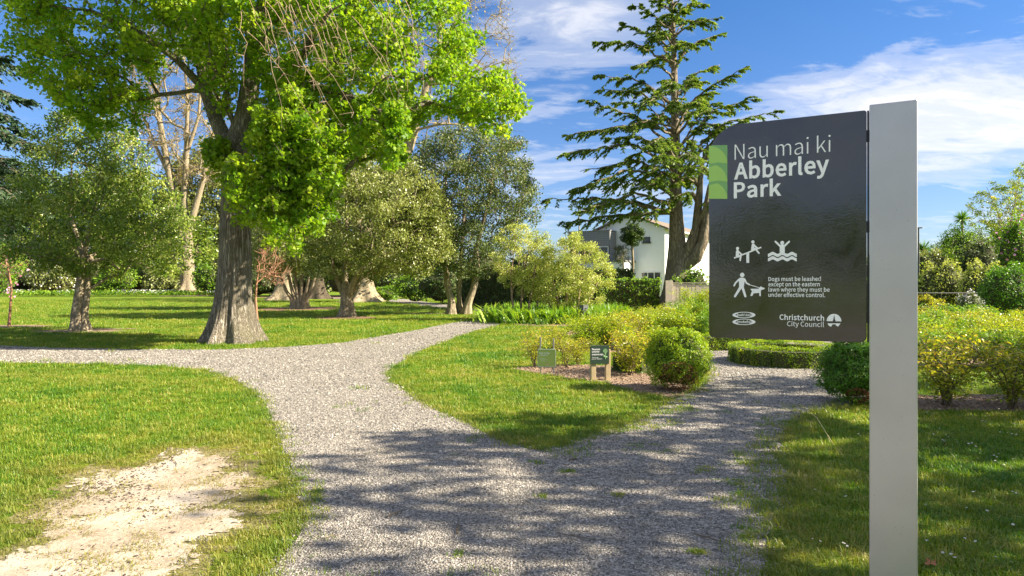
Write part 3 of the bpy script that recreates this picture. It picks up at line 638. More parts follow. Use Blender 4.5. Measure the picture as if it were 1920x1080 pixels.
bed(world_pts(P_(1050,662, 1106,659, 1325,672, 1325,650, 1106,648, 1055,652)))
bed(world_pts(P_(1060,628, 1325,634, 1325,618, 1150,615, 1070,618)))
bed(world_pts(P_(1665,738, 1760,743, 1830,740, 1920,743, 2200,752, 2300,790, 1920,773, 1717,770, 1652,768)))
bed(world_pts(P_(1700,676, 1930,700, 2200,715, 2200,640, 1700,640)))
bed(world_pts(P_(1100,584, 1340,584, 1340,592, 1120,592.5)), mat='mulch')
bed(world_pts(P_(925,606, 1000,612, 1120,611, 1170,600, 1150,590, 1000,588, 945,592)))
bed(world_pts(P_(-500,553, 420,554, 420,547, -500,547)), name='border_bed', amp=.3)
def ring(px, py, rx, ry, mat='mulch'):
    c = G(px, py); bed([(c[0]+rx*math.cos(a), c[1]+ry*math.sin(a)) for a in np.arange(24)/24*2*math.pi], mat=mat, name='mulch_ring', amp=.15)
ring(560,579,2.6,4.0); ring(650,596,1.5,1.5); ring(145,621,1.7,.8,'soil'); ring(210,617,.9,.35,'soil'); ring(17,612,1.7,.9,'soil'); ring(600,556.5,9,9); ring(350,555,4,5,'soil'); ring(800,588,1.6,.6,'soil')
b = MB(); a_, c_ = G(1118,595.5), G(1340,595.5); b.box(a_[0], c_[0], a_[1]-.25, a_[1]+.25, -.02, .05)
tag(b.obj('kerb', simple('pale_concrete_kerb', (.50,.44,.38), .8, 0, .15, 6)), kind='structure')

# grass, thicker near the camera
def wedge(y0, y1, dens, xm=.80):
    n = int(dens*xm*(y1*y1-y0*y0)); Y = np.sqrt(RNG.uniform(y0*y0, y1*y1, n)); X = RNG.uniform(-xm, xm, n)*Y
    return X, Y
def dist_noise(X, Y, s): return np.array([mnoise.noise(Vector((x*s, y*s, 7.7))) for x, y in zip(X, Y)])
gl = np.array(gravel_loop); DP, DS, DD, DI = [], [], [], []
for (y0, y1, dens, sc, inx) in ((3.2,5.2,560,1.0,0), (5.2,8,330,1.15,0), (8,13,130,1.5,0), (13,24,42,2.2,0), (24,42,9,3.4,0), (42,75,2.6,5.0,0)):
    X, Y = wedge(y0, y1, dens, 1.25 if y0 < 20 else .95)
    ing = inside(gravel_loop, X, Y); keep = ~ing
    if y0 < 20:
        near = ing.copy(); idx = np.where(near)[0]; dd = edge_dist(gl[::3], X[idx], Y[idx])
        keep[idx[(dd < RNG.exponential(.05, len(idx))) & (RNG.uniform(size=len(idx)) < .8)]] = True
        nz = dist_noise(X[idx], Y[idx], 1.3); right = (X[idx] > .5) & (Y[idx] < 9.5)
        keep[idx[right & (dd < .30+.3*nz) & (RNG.uniform(size=len(idx)) < .28)]] = True
        keep[idx[(nz > .42) & (RNG.uniform(size=len(idx)) < .05)]] = True
    dry = np.zeros(len(X))
    for bi, L in enumerate(BEDS):
        Ln = np.array(L)
        if Ln[:,1].max() < y0-1 or Ln[:,1].min() > y1+1: continue
        ib = inside(L, X, Y)
        if bi == 0:
            cl = (X > Ln[:,0].min()-1) & (X < Ln[:,0].max()+1) & (Y < Ln[:,1].max()+1); ci = np.where(cl)[0]
            f = np.full(len(X), -9.0); f[ci] = sand_field(X[ci], Y[ci]); nz = dist_noise(X, Y, 2.6); nz2 = dist_noise(X, Y, 7.0); u = RNG.uniform(size=len(X))
            dry = np.maximum(dry, np.clip(.85+f*1.1, 0, .95)*(f > -.9))
            keep &= u < np.where(f < -.3, 1, np.where(f < .0, .6, np.where(nz+.6*nz2 > .22, .5, .42*np.exp(-f/.10)+.03)))
        else: keep &= ~ib
    X, Y, dry = X[keep], Y[keep], dry[keep]
    e = np.clip(1-edge_dist(gl[::4], X, Y)/.35, 0, 1) if y0 < 13 else np.zeros(len(X)); dry = np.maximum(dry, e*.35)
    dry = np.clip(dry+.35*np.clip(dist_noise(X, Y, .9), 0, 1), 0, 1)
    DP.append(np.stack([X, Y, np.full(len(X), .004)], 1)); s = sc*RNG.uniform(.7, 1.25, len(X))
    hs = np.where(dry > .6, .5, 1.0); hh = (.55+.45/sc)
    DS.append(np.stack([s, s, s*hs*hh], 1)); DD.append(dry)
GP, GS, GD = np.concatenate(DP), np.concatenate(DS), np.concatenate(DD)
rot = np.zeros((len(GP), 3)); rot[:, 2] = RNG.uniform(0, 6.28, len(GP))
scatter('grass', GP, rot, GS, [tuft_mesh('grass_tuft_a', 16, .040, .055, .0045, M['blade'], .9), tuft_mesh('grass_tuft_b', 16, .050, .06, .0045, M['blade'], 1.1),
        tuft_mesh('grass_tuft_c', 14, .034, .065, .0055, M['blade'], 1.3), tuft_mesh('grass_tuft_d', 16, .058, .05, .004, M['blade'], .8)], M['blade'], dry=GD)
print('tufts', len(GP))
# loose stones over the gravel
def pebble_mesh(name, seed):
    import bmesh
    bm = bmesh.new(); bmesh.ops.create_icosphere(bm, subdivisions=1, radius=1.0)
    for v in bm.verts:
        v.co *= 1+.35*mnoise.noise(v.co*1.3+Vector((seed, 0, 0))); v.co.z *= .62; v.co.x *= 1.2
    me = bpy.data.meshes.new(name); bm.to_mesh(me); bm.free(); me.materials.append(M['pebble']); return me
SP, SS = [], []
for (y0, y1, dens, r) in ((3.3,5.0,4400,.0048), (5.0,7.2,2500,.0060), (7.2,10.5,900,.0082), (10.5,17,330,.0115), (17,34,60,.018)):
    X, Y = wedge(y0, y1, dens, .78); k = inside(gravel_loop, X, Y)
    d = edge_dist(gl[::5], X, Y); k |= (d < RNG.exponential(.035, len(d)))
    for L in BEDS[:1]:
        ib = inside(L, X, Y); nz = dist_noise(X[ib], Y[ib], 1.4); kk = RNG.uniform(size=ib.sum()) < np.clip(.22+1.5*nz, .06, .65); k[np.where(ib)[0]] = kk
    X, Y = X[k], Y[k]; s = r*RNG.lognormal(0, .25, len(X))
    SP.append(np.stack([X, Y, .004+s*.15], 1)); SS.append(np.stack([s, s, s], 1))
SP, SS = np.concatenate(SP), np.concatenate(SS); rot = RNG.uniform(-.5, .5, (len(SP), 3)); rot[:, 2] = RNG.uniform(0, 6.28, len(SP))
scatter('gravel_stones', SP, rot, SS, [pebble_mesh('stone_%s' % q, i*5.1) for i, q in enumerate('abcde')], M['pebble'])
print('stones', len(SP))
# bark chips and crumbs in the beds
def chip_mesh(name):
    b = MB(); b.box(-1, 1, -.45, .45, -.12, .12); return b.mesh(name, simple(name+'_brown', (.30,.21,.14), .9, 0, .3, 3))
CP = []
for L in BEDS[1:5]:
    Ln = np.array(L); x0, y0 = Ln.min(0); x1, y1 = Ln.max(0); x1 = min(x1, 12); n = int((x1-x0)*(y1-y0)*260)
    X = RNG.uniform(x0, x1, n); Y = RNG.uniform(y0, y1, n); k = inside(L, X, Y); CP.append(np.stack([X[k], Y[k], np.full(k.sum(), .016)], 1))
CP = np.concatenate(CP); n = len(CP); rot = RNG.uniform(-.6, .6, (n, 3)); rot[:, 2] = RNG.uniform(0, 6.28, n); s = RNG.uniform(.008, .024, n)
scatter('bark_chips', CP, rot, np.stack([s, s, s], 1), [chip_mesh('bark_chip')], M['mulch'])

# dark grit and crumbs over the bare patch
gm_ = simple('dark_grit', (.075,.055,.04), .9, 0, .3, 3)
def grit_mesh(name, seed):
    me = pebble_mesh(name, seed); me.materials.clear(); me.materials.append(gm_); return me
sl_ = np.array(sand_loop); n = 30000; X = RNG.uniform(-5, sl_[:,0].max()+.3, n); Y = RNG.uniform(2.6, sl_[:,1].max()+.3, n); f = sand_field(X, Y); nz = dist_noise(X, Y, 1.9)+.6*dist_noise(X, Y, 6.0)
k = (f > -.12) & (RNG.uniform(size=n) < np.clip(.16+1.3*nz, .03, .8)); X, Y = X[k], Y[k]; n = len(X); s_ = .0042*RNG.lognormal(0, .4, n); rot = RNG.uniform(-.5, .5, (n, 3)); rot[:, 2] = RNG.uniform(0, 6.28, n)
scatter('dark_grit', np.stack([X, Y, .009+s_*.2], 1), rot, np.stack([s_*1.5, s_*.8, s_*.8], 1), [grit_mesh('grit_%s' % q, i*3.3+40) for i, q in enumerate('ab')], gm_)
# ------------------------------------------------------------------ lettering
GLY = {}
for tok in GLYPHS.split('|'):
    if not tok: continue
    ch = tok[0]; adv, cs = tok[1:].split(':')
    GLY[ch] = (int(adv), [[tuple(map(int, p.split(','))) for p in c.split(' ')] for c in cs.split('/') if c])
GLY[' '] = (76, [])
def flat_text(name, s, x, z, width, cap, y, mat, parent, off=0.0, italic=0.0, serif=False):
    """printed lettering, baseline start (x,z), total width, capital height, on the plane y in front of the panel"""
    cu = bpy.data.curves.new(name, 'CURVE'); cu.dimensions = '2D'; cu.fill_mode = 'BOTH'; cu.offset = off
    pen = 0; xs = []
    for ch in s:
        adv, cs = GLY[ch]
        for c in cs:
            sp = cu.splines.new('POLY'); sp.points.add(len(c)-1); sp.use_cyclic_u = True
            for i, p in enumerate(c): sp.points[i].co = (pen+p[0]+italic*p[1], p[1], 0, 1); xs.append(pen+p[0])
        pen += adv + (off*1.2 if off else 0)
    o = bpy.data.objects.new(name, cu); COL.objects.link(o)
    dg = bpy.context.evaluated_depsgraph_get(); me = bpy.data.meshes.new_from_object(o.evaluated_get(dg))
    bpy.data.objects.remove(o)
    x0, x1 = min(xs), max(xs); k = width/(x1-x0); h = cap/257.0
    vs = [Vector((x+(v.co.x-x0)*k, y, z+v.co.y*h)) for v in me.vertices]
    for v, q in zip(me.vertices, vs): v.co = q
    me.materials.clear(); me.materials.append(mat)
    o = bpy.data.objects.new(name, me); COL.objects.link(o); o.parent = parent; CH.setdefault(parent.name, []).append(o); return o

# ------------------------------------------------------------------ welcome sign
SL = Vector((.957, 3.32, 0)); SD = Vector((.599, -.325, 0)).normalized(); SANG = math.atan2(SD.y, SD.x)
def su(px, py):                             # photo pixel -> position on the sign's face
    t = (px-960)/F; u = (t*SL.y-SL.x)/(SD.x-t*SD.y); Y = SL.y+u*SD.y
    return (u, EYE+(HZ-py)/F*Y)
sign = empty('park_sign', (SL.x, SL.y, 0), 'tall dark grey welcome sign board with white lettering on a broad silver post', 'sign', None, SANG)
def panel_mat():
    m, t, out = newmat('glossy_charcoal_panel')
    tc = t.node('ShaderNodeTexCoord'); pos = tc.outputs['Object']
    n = t.node('ShaderNodeTexNoise', ins={'Vector': pos, 'Scale': 6.0, 'Detail': 6.0, 'Roughness': .6, 'Distortion': 1.5})
    f = t.node('ShaderNodeTexNoise', ins={'Vector': pos, 'Scale': 95.0, 'Detail': 2.0})
    f2 = t.node('ShaderNodeTexNoise', ins={'Vector': pos, 'Scale': 300.0, 'Detail': 1.0})
    c = t.ramp(n.outputs[0], [(.3, (.008,.008,.009)), (.7, (.026,.026,.027))])
    r = t.ramp(n.outputs[0], [(.35, .10), (.7, .30)])
    wv = t.node('ShaderNodeTexNoise', ins={'Vector': pos, 'Scale': 7.0, 'Detail': 4.0, 'Roughness': .6})
    b0 = t.node('ShaderNodeBump', ins={'Strength': .2, 'Distance': .003, 'Height': wv.outputs[0]})
    bp = t.node('ShaderNodeBump', ins={'Normal': b0.outputs[0], 'Strength': .16, 'Distance': .0010, 'Height': t.math('ADD', f.outputs[0], t.math('MULTIPLY', f2.outputs[0], .25))})
    b = t.node('ShaderNodeBsdfPrincipled', ins={'Base Color': c, 'Roughness': r, 'Specular IOR Level': .4, 'IOR': 1.5, 'Coat Weight': 1.0, 'Coat Roughness': .06, 'Coat IOR': 1.55, 'Coat Normal': bp.outputs[0], 'Normal': bp.outputs[0]})
    t.l.new(b.outputs[0], out.inputs[0]); return m
def post_mat():
    m, t, out = newmat('brushed_silver_paint')
    tc = t.node('ShaderNodeTexCoord'); pos = tc.outputs['Object']
    n = t.node('ShaderNodeTexNoise', ins={'Vector': pos, 'Scale': 3.0, 'Detail': 4.0})
    s = t.node('ShaderNodeTexNoise', ins={'Vector': pos, 'Scale': 160.0, 'Detail': 1.0})
    g = t.node('ShaderNodeTexNoise', ins={'Vector': pos, 'Scale': 900.0, 'Detail': 1.0})
    c = t.ramp(n.outputs[0], [(.3, (.44,.43,.44)), (.7, (.51,.50,.51))])
    c = t.mix(t.ramp(s.outputs[0], [(.74, 0), (.80, .6)]), c, (.16,.13,.11))
    bp = t.node('ShaderNodeBump', ins={'Strength': .06, 'Distance': .001, 'Height': g.outputs[0]})
    b = t.node('ShaderNodeBsdfPrincipled', ins={'Base Color': c, 'Roughness': .34, 'Metallic': .55, 'Normal': bp.outputs[0]})
    t.l.new(b.outputs[0], out.inputs[0]); return m
M['panel'] = panel_mat(); M['post'] = post_mat()
M['print'] = simple('white_print', (.93,.93,.93), .35); M['greenp'] = simple('light_green_print', (.36,.60,.13), .35); M['greenm'] = simple('mid_green_print', (.20,.42,.14), .35)
M['black'] = simple('black_metal', (.012,.012,.013), .5)
u0, zt = su(1329, 290); u1 = su(1625, 206)[0]; ztop = 2.372; zbot = 1.350
def round_outline(x0, x1, z0, z1, r):        # r: bl, br, tr, tl
    P = []
    for (cx, cz, rr, a0) in ((x0+r[0], z0+r[0], r[0], 180), (x1-r[1], z0+r[1], r[1], 270), (x1-r[2], z1-r[2], r[2], 0), (x0+r[3], z1-r[3], r[3], 90)):
        for k in range(9): a = math.radians(a0+90*k/8); P.append((cx+rr*math.cos(a), cz+rr*math.sin(a)))
    return P
def slab(name, P, y0, y1, mat, parent):
    b = MB(); n = len(P); V = [(p[0], y0, p[1]) for p in P]+[(p[0], y1, p[1]) for p in P]
    fs = [list(range(n)), list(range(2*n-1, n-1, -1))]+[(i, n+i, n+(i+1) % n, (i+1) % n) for i in range(n)]
    b.add_faces(V, fs); return b.obj(name, mat, parent)
pn = slab('panel', round_outline(u0, u1, zbot, ztop, (.022,.028,.012,.150)), 0, .030, M['panel'], sign); bevel(pn, .003)
b = MB(); b.box(.692,.874,-.010,.085,-.05,2.392); po = bevel(b.obj('post', M['post'], sign), .006, 3)
for z in (1.46, 1.86, 2.26):
    b = MB(); b.box(.676,.696,.010,.024,z-.025,z+.025); b.obj('bracket', M['black'], sign)
b = MB(); b.box(u1+.0015,.6905,.006,.060,1.352,2.37); b.obj('gap_strip', M['black'], sign)  # black strip stands in for the dark gap and panel edge by the post
YF = -.0012
def line(s, xa, ya, xb, yb, capx, off, name='lettering', italic=0, parent=pn):
    a = su(xa, ya); c = su(xb, yb)
    return flat_text(name, s, a[0], (a[1]+c[1])/2, c[0]-a[0], capx, YF, M['print'], parent, off, italic)
def cap_h(px, pyt, pyb): return su(px, pyt)[1]-su(px, pyb)[1]
line('Nau mai ki', 1377, 298, 1558, 287, cap_h(1380, 269, 298), -4.5)
line('Abberley', 1378, 333.5, 1553, 325.5, cap_h(1385, 305, 334), 9.5)
line('Park', 1377, 370, 1463, 367, cap_h(1380, 342, 370), 9.5)
for i, (s, xb) in enumerate((('Dogs must be leashed', 1539), ('except on the eastern', 1537), ('lawn where they must be', 1555.5), ('under effective control.', 1547))):
    ya = 526.5+i*10.0; line(s, 1441, ya, xb, ya+.35, cap_h(1443, 519.5, 526.8), 5)
line('Christchurch', 1462, 599.5, 1545, 601, cap_h(1464, 590, 599.5), 7)
line('City Council', 1476, 611.5, 1545, 613, cap_h(1478, 602.5, 611.5), 0)
ICN = [0]
def icon(name, polys, mat=None, parent=None):
    b = MB()
    for P in polys:
        if isinstance(P, tuple):
            y = YF-.00006*len(b.V); A_, B_2 = P; n = len(A_); b.add_faces([(p[0], y, p[1]) for p in A_+B_2], [(i, i+1, n+i+1, n+i) for i in range(n-1)]); continue
        ICN[0] += 1; y = YF-.00006*len(b.V)
        V = [(p[0], y, p[1]) for p in P]; b.add_faces(V, [list(range(len(P)))])
    return b.obj(name, mat or M['print'], parent or pn)
def disc(px, py, r, n=16):
    c = su(px, py); k = (su(px+1, py)[0]-c[0]); kz = (su(px, py)[1]-su(px, py+1)[1]); return [(c[0]+k*r*math.cos(a), c[1]+kz*r*math.sin(a)) for a in np.arange(n)/n*2*math.pi]
def cap(x0, y0, x1, y1, w0, w1=None):
    w1 = w1 or w0; a = math.atan2(y1-y0, x1-x0); P = []
    for k in range(7): q = a+math.pi/2+math.pi*k/6; P.append((x0+w0*math.cos(q), y0+w0*math.sin(q)))
    for k in range(7): q = a-math.pi/2+math.pi*k/6; P.append((x1+w1*math.cos(q), y1+w1*math.sin(q)))
    return [su(*p) for p in P]
def pol(*a): return [su(a[i], a[i+1]) for i in range(0, len(a), 2)]
# children on a seesaw
icon('seesaw_symbol', [cap(1377.5,483.5,1426.5,464,1.3), pol(1399.5,474.5,1404.8,472.5,1404.8,493,1399.5,493), disc(1383,465.8,3.0), cap(1383,471.5,1382.5,480,3.0,3.0), cap(1384,471,1390.5,477,1.4), cap(1384,481,1389,479,2.0,1.7), cap(1389,479,1388,488,1.6),
     disc(1411.8,453.5,3.0), cap(1412.5,459.5,1411,468,3.0,2.6), cap(1413,459,1421,466,1.6), cap(1412,468,1417,466,1.9), cap(1417,467,1423,474.5,1.6)])
icon('swimmer_symbol', [disc(1466.8,455.3,3.7), cap(1466.8,462.5,1466.8,472,4.6,4.8), cap(1463.5,462,1454,453,1.9,1.7), cap(1470,462,1479.8,453,1.9,1.7)])
def wave(y):
    T = [(1440+i*54/24, y+1.9*math.cos(i/24*3*2*math.pi)) for i in range(25)]
    return [su(p[0], p[1]-3) for p in T]+[su(p[0], p[1]+3.0) for p in T[::-1]]
for y in (477.0, 485.2): icon('wave_symbol', [wave(y)])
icon('dog_walker_symbol', [disc(1391.8,515.5,4.2), pol(1385.5,522.5,1388,520.6,1394,520.6,1396.8,523,1394.5,540,1386,540), cap(1386.5,523.5,1379.5,530,1.8,1.5), cap(1379.5,530,1376.5,535.5,1.5), cap(1396,523.5,1399.5,530.5,1.7,1.5), cap(1399.5,530.5,1405,533.5,1.4),
     cap(1389,538,1378.3,555.5,2.5,2.0), cap(1392,538,1397.8,555.5,2.5,2.0), cap(1404,533.5,1424,539.5,.6)])
icon('dog_symbol', [pol(1407,541.6,1422,541.3,1427,545,1426.6,549,1411,550,1409.5,545), cap(1410.5,548,1408.5,554,1.3), cap(1413,548,1410,554,1.0), cap(1425,546,1425.3,554,1.5), pol(1422,541.5,1427,536.5,1429,538.5,1433.8,539.8,1433,542.3,1428,543.5,1426,546)])
def arc_band(px, py, rx, ry, w, a0, a1):
    n = 14; A = [math.radians(a0+(a1-a0)*i/n) for i in range(n+1)]
    return ([su(px+rx*math.cos(a), py-ry*math.sin(a)) for a in A], [su(px+(rx-w*2.2)*math.cos(a), py-(ry-w*.62)*math.sin(a)) for a in A])
for cy, s in ((590.5, 'auahi kore'), (603.5, 'smokefree')):
    icon('smokefree_symbol', [arc_band(1395,cy,21.5,5.8,1.7,10,182), arc_band(1395,cy,21.5,5.8,1.7,190,362), arc_band(1395,cy,21.5,5.6,2.6,-50,50), arc_band(1395,cy,21.5,5.6,2.6,130,230)])
    line(s, 1381, cy+2.0, 1409.5, cy+2.2, cap_h(1380, cy-2.2, cy+2.3), 8, italic=.25)
dc = disc(1563.8, 602.3, 13.8, 32)
icon('council_symbol', [[(p[0], p[1]) for p in dc if p[1] > su(1563.8, 604.0)[1]], pol(1551.5,606.3,1576,606.3,1571.5,612.5,1566.5,609.5,1568,608,1561,608,1558.5,612.5,1554.5,611)])
icon('council_spire_symbol', [pol(1560.6,604.2,1562.6,598.5,1564.2,590.0,1565.6,598.5,1567.4,604.2), pol(1551,604.9,1576.6,604.9,1576.6,603.9,1551,603.9)], simple('dark_print', (.05,.05,.055), .35)).location.y = -.0004
# green leaf mark on the left edge
def leafmark(y0, y1):
    xr, xl = 1364.0, 1329.3; P = [su(xl, y1), su(xr, y1)]
    for k in range(11):
        a = math.pi/2*k/10; P.append(su(xl+(xr-xl)*math.cos(a), y1-(y1-y0)*math.sin(a)))
    return P
bk = icon('leaf_mark_ground', [pol(1334,272.5,1364,272,1364,373,1329.3,373,1329.3,300,1330.5,286)], M['greenm'])
for (y0, y1) in ((272.5, 307), (306, 341), (339, 373)):
    q = icon('leaf_mark', [leafmark(y0+1, y1-.5 if y1 > 370 else y1+.0)], M['greenp']); q.location.y = -.0005-(y0-272)*.000004
    if y1 < 370:
        q = icon('leaf_mark_notch', [[su(1364, y1-.5)]+[su(1364-34.5*k/8, y1+6.5*(k/8)**1.5) for k in range(9)]+[su(1329.4, y1+.5), su(1347, y1-2.5)]], M['greenm']); q.location.y = -.0009

# ------------------------------------------------------------------ two small garden signs
M['galv'] = simple('galvanised_steel', (.42,.41,.38), .45, .5, .12, 15); M['gsign'] = simple('olive_green_sign_face', (.34,.44,.10), .4, 0, .08, 4); M['dsign'] = simple('dark_green_sign_face', (.026,.050,.032), .35, 0, .1, 6)
M['timber'] = simple('weathered_timber', (.40,.31,.17), .8, 0, .25, 14, .3)
def plane_fn(Y0): return lambda px, py: ((px-960)/F*Y0, EYE+(HZ-py)/F*Y0)
Y1 = EYE*F/(700-HZ); pf = plane_fn(Y1); c = pf(1026, 700)
s1 = empty('garden_notice', (c[0], Y1, 0), 'small olive green garden notice hung between two silver poles left of the dark sign', 'sign', None, math.radians(-6))
def loc(pf, px, py, c): p = pf(px, py); return (p[0]-c[0], p[1])
for xx in (1013.5, 1038):
    p = loc(pf, xx, 632 if xx < 1020 else 634, c); b = MB(); b.box(p[0]-.012,p[0]+.012,-.012,.012,-.02,p[1]); bevel(b.obj('pole', M['galv'], s1), .003)
a = loc(pf, 1009, 655, c); d = loc(pf, 1041.5, 687, c)
b = MB(); b.box(a[0]+.004,d[0]-.004,-.034,-.014,d[1]+.004,a[1]-.004); fc = b.obj('notice_panel', M['gsign'], s1)
b = MB()
for (x0,x1,z0,z1) in ((a[0]-.006,a[0]+.006,d[1],a[1]),(d[0]-.006,d[0]+.006,d[1],a[1]),(a[0]+.0061,d[0]-.0061,a[1]-.006,a[1]+.006),(a[0]+.0061,d[0]-.0061,d[1]-.006,d[1]+.006)): b.box(x0,x1,-.040,-.010,z0,z1)
b.obj('frame', simple('pale_green_frame', (.40,.50,.33), .5), s1)
def small_text(s, pf, c, x0, x1, yb, cap, y, par, off=4):
    p = loc(pf, x0, yb, c); q = loc(pf, x1, yb, c); return flat_text('lettering', s, p[0], p[1], q[0]-p[0], cap, y, M['print'], par, off)
small_text('Rose Garden', pf, c, 1012, 1031, 663, .026, -.0355, fc); small_text('in progress', pf, c, 1012, 1027, 666.5, .022, -.0355, fc)
for yb, w in ((672, 1024), (674.5, 1027), (677, 1022)): small_text('Please do not pick them', pf, c, 1012.5, w, yb, .010, -.0355, fc, 1)
p = loc(pf, 1026.4, 682.8, c)
b = MB(); b.add_faces([(p[0]+.016*math.cos(t), -.0360, p[1]+.016*math.sin(t)) for t in np.arange(12)/12*6.283], [list(range(12))]); b.obj('red_emblem', simple('red_print', (.45,.05,.03), .4), fc)
b = MB(); b.add_faces([(p[0]+.008*math.cos(t), -.0365, p[1]+.008*math.sin(t)) for t in np.arange(12)/12*6.283], [list(range(12))]); b.obj('white_emblem', M['print'], fc)
Y2 = EYE*F/(714-HZ); pf = plane_fn(Y2); c = pf(1127, 714)
s2 = empty('garden_notice', (c[0], Y2, 0), 'dark green notice with a white message and flower drawing on two square timber posts', 'sign', None, math.radians(10))
for xx in (1112.5, 1141):
    p = loc(pf, xx, 655, c); b = MB(); b.box(p[0]-.042,p[0]+.042,-.002,.082,-.02,p[1]); bevel(b.obj('post', M['timber'], s2), .006)
a = loc(pf, 1106, 647.5, c); d = loc(pf, 1142, 682, c)
b = MB(); b.box(a[0],d[0],-.022,-.0025,d[1],a[1]); fc = bevel(b.obj('notice_panel', M['dsign'], s2), .002)
for s, x1, yb, cap_, off in (('These plants', 1124, 656, .026, 6), ('are here for', 1123, 660.5, .026, 6), ('everyone to enjoy', 1130.5, 665.5, .026, 6), ('Please do not', 1121, 670.5, .013, 1), ('pick them', 1128, 673.3, .013, 1)):
    small_text(s, pf, c, 1108.5, x1, yb, cap_, -.0235, fc, off)
FL = []
def fpt(px, py): q = loc(pf, px, py, c); return (q[0], q[1])
b = MB(); gl_ = simple('pale_green_drawing', (.30,.52,.22), .4)
for k in range(6):
    a_ = k*math.pi/3; q = fpt(1134.5+2.6*math.cos(a_), 658+2.9*math.sin(a_))
    R_ = [(q[0]+.016*math.cos(t), -.0232-.0001*k, q[1]+.016*math.sin(t)) for t in np.arange(10)/10*6.283]; r_ = [(q[0]+.010*math.cos(t), -.0232-.0001*k, q[1]+.010*math.sin(t)) for t in np.arange(10)/10*6.283]
    b.add_faces(R_+r_, [(i, (i+1) % 10, 10+(i+1) % 10, 10+i) for i in range(10)])
for (xa, ya, xb, yb) in ((1134.5,661,1134.8,673),(1134.8,669,1131.5,665.5),(1134.8,670,1138,667.5)):
    q, r_ = fpt(xa, ya), fpt(xb, yb); b.box(min(q[0],r_[0])-.003,max(q[0],r_[0])+.003,-.0262,-.0250,min(q[1],r_[1]),max(q[1],r_[1]))
b.obj('flower_drawing', gl_, fc)['kind'] = 'stuff'
# ------------------------------------------------------------------ the big lime-green tree beside the path
def L_(Y, *a): return [W(a[i], a[i+1], Y if not hasattr(Y, '__len__') else Y[i//2]) for i in range(0, len(a), 2)]
def place(base, Y): return W(base, HZ+EYE*F/Y, Y)
BY = 19.4
ctr = W(437, 641.5, BY); ctr.z = 0
tr_pts = [ctr, ctr+Vector((.0, 0, .9)), W(440, 500, BY), W(441, 420, BY), W(442, 370, BY), W(440, 300, BY), W(447, 262, BY)]
mt = [(tr_pts, [.53, .48, .45, .42, .39, .36, .33])]
limbs = [
 (L_(BY, 443,275, 462,215, 470,150, 478,90, 492,20, 500,-60, 505,-160), [.36,.31,.27,.24,.20,.15,.08]),
 (L_((BY,BY+.2,BY+.5,BY+.8,BY+1,BY+1.2), 432,285, 405,225, 385,170, 372,90, 368,10, 372,-120), [.24,.20,.17,.15,.12,.07]),
 (L_((BY,BY-.1,BY-.4,BY-.9), 455,290, 497,235, 530,190, 560,120), [.28,.24,.19,.12]),
 (L_((BY-.4,BY-.6,BY-.6,BY-.4,BY,BY+.3,BY+.5), 525,195, 585,160, 660,185, 735,222, 800,192, 850,205, 930,232), [.17,.14,.12,.10,.085,.06,.03]),
 (L_((BY,BY+.6,BY+1.0,BY+1.2), 478,110, 540,40, 620,-30, 700,-90), [.16,.13,.1,.06]),
 (L_((BY+.6,BY,BY-.8,BY-1.5,BY-2), 385,170, 330,110, 260,60, 170,20, 80,10), [.12,.10,.08,.055,.025]),
 (L_((BY+1,BY+2,BY+3), 370,60, 280,-20, 200,-120), [.13,.09,.05]),
 (L_((BY-.9,BY-2,BY-3.5,BY-4.5), 560,120, 590,60, 620,20, 640,10), [.10,.08,.05,.02]),
 (L_((BY,BY-.9,BY-1.6,BY-2.0), 470,280, 500,300, 530,340, 545,410), [.09,.07,.045,.02]),
]
P1 = [(30,60),(60,30),(110,-20),(150,-120),(260,-190),(430,-230),(620,-200),(760,-140),(840,-80),(860,-20),(870,40),(900,90),(850,120),(905,150),(945,150),(985,190),(985,240),(930,262),(880,225),(800,195),(760,240),(752,318),(737,326),(697,289),(682,245),(640,225),(600,225),(400,215),(385,220),(352,193),(326,167),(290,165),(274,163),(244,185),(225,200),(222,250),(212,268),(160,237),(130,190),(96,167),(60,140)]
P2 = [(500,225),(600,225),(638,280),(604,300),(612,345),(598,375),(602,440),(575,425),(556,440),(536,485),(508,470),(486,430),(470,412),(440,398),(425,374),(440,340),(470,300),(480,250)]
P2b = [(390,262),(425,268),(436,300),(432,365),(415,350)]
def strands():
    bx = [425,440,470,510,540,560,602,618,645,680,700,737,755,775]; by = [374,398,414,472,486,448,442,385,345,315,300,330,315,235]; out = []
    for _ in range(84):
        x = RNG.uniform(436, 772); top = RNG.uniform(290, 330) if x < 470 else (RNG.uniform(165, 290) if x < 660 else RNG.uniform(190, 230)); bot = np.interp(x, bx, by)-abs(RNG.normal())*55+6; d = RNG.uniform(-2.8, -1.0) if x < 605 or RNG.uniform() < .35 else RNG.uniform(.2, 2.2); y = top
        while y < bot:
            out.append(tuple(W(x, y, BY+d))); x += RNG.normal()*7; y += RNG.uniform(18, 60)
    return np.array(out)
T1 = poly_points(P1, BY, 3.4, 1080); T2 = np.concatenate([strands(), poly_points(P2b, BY-.5, .5, 20)])
T3 = np.array([[p[0], p[1], p[2]] for p in [(*W(RNG.uniform(560,640), RNG.uniform(330,380), BY-.6),) for _ in range(8)]])
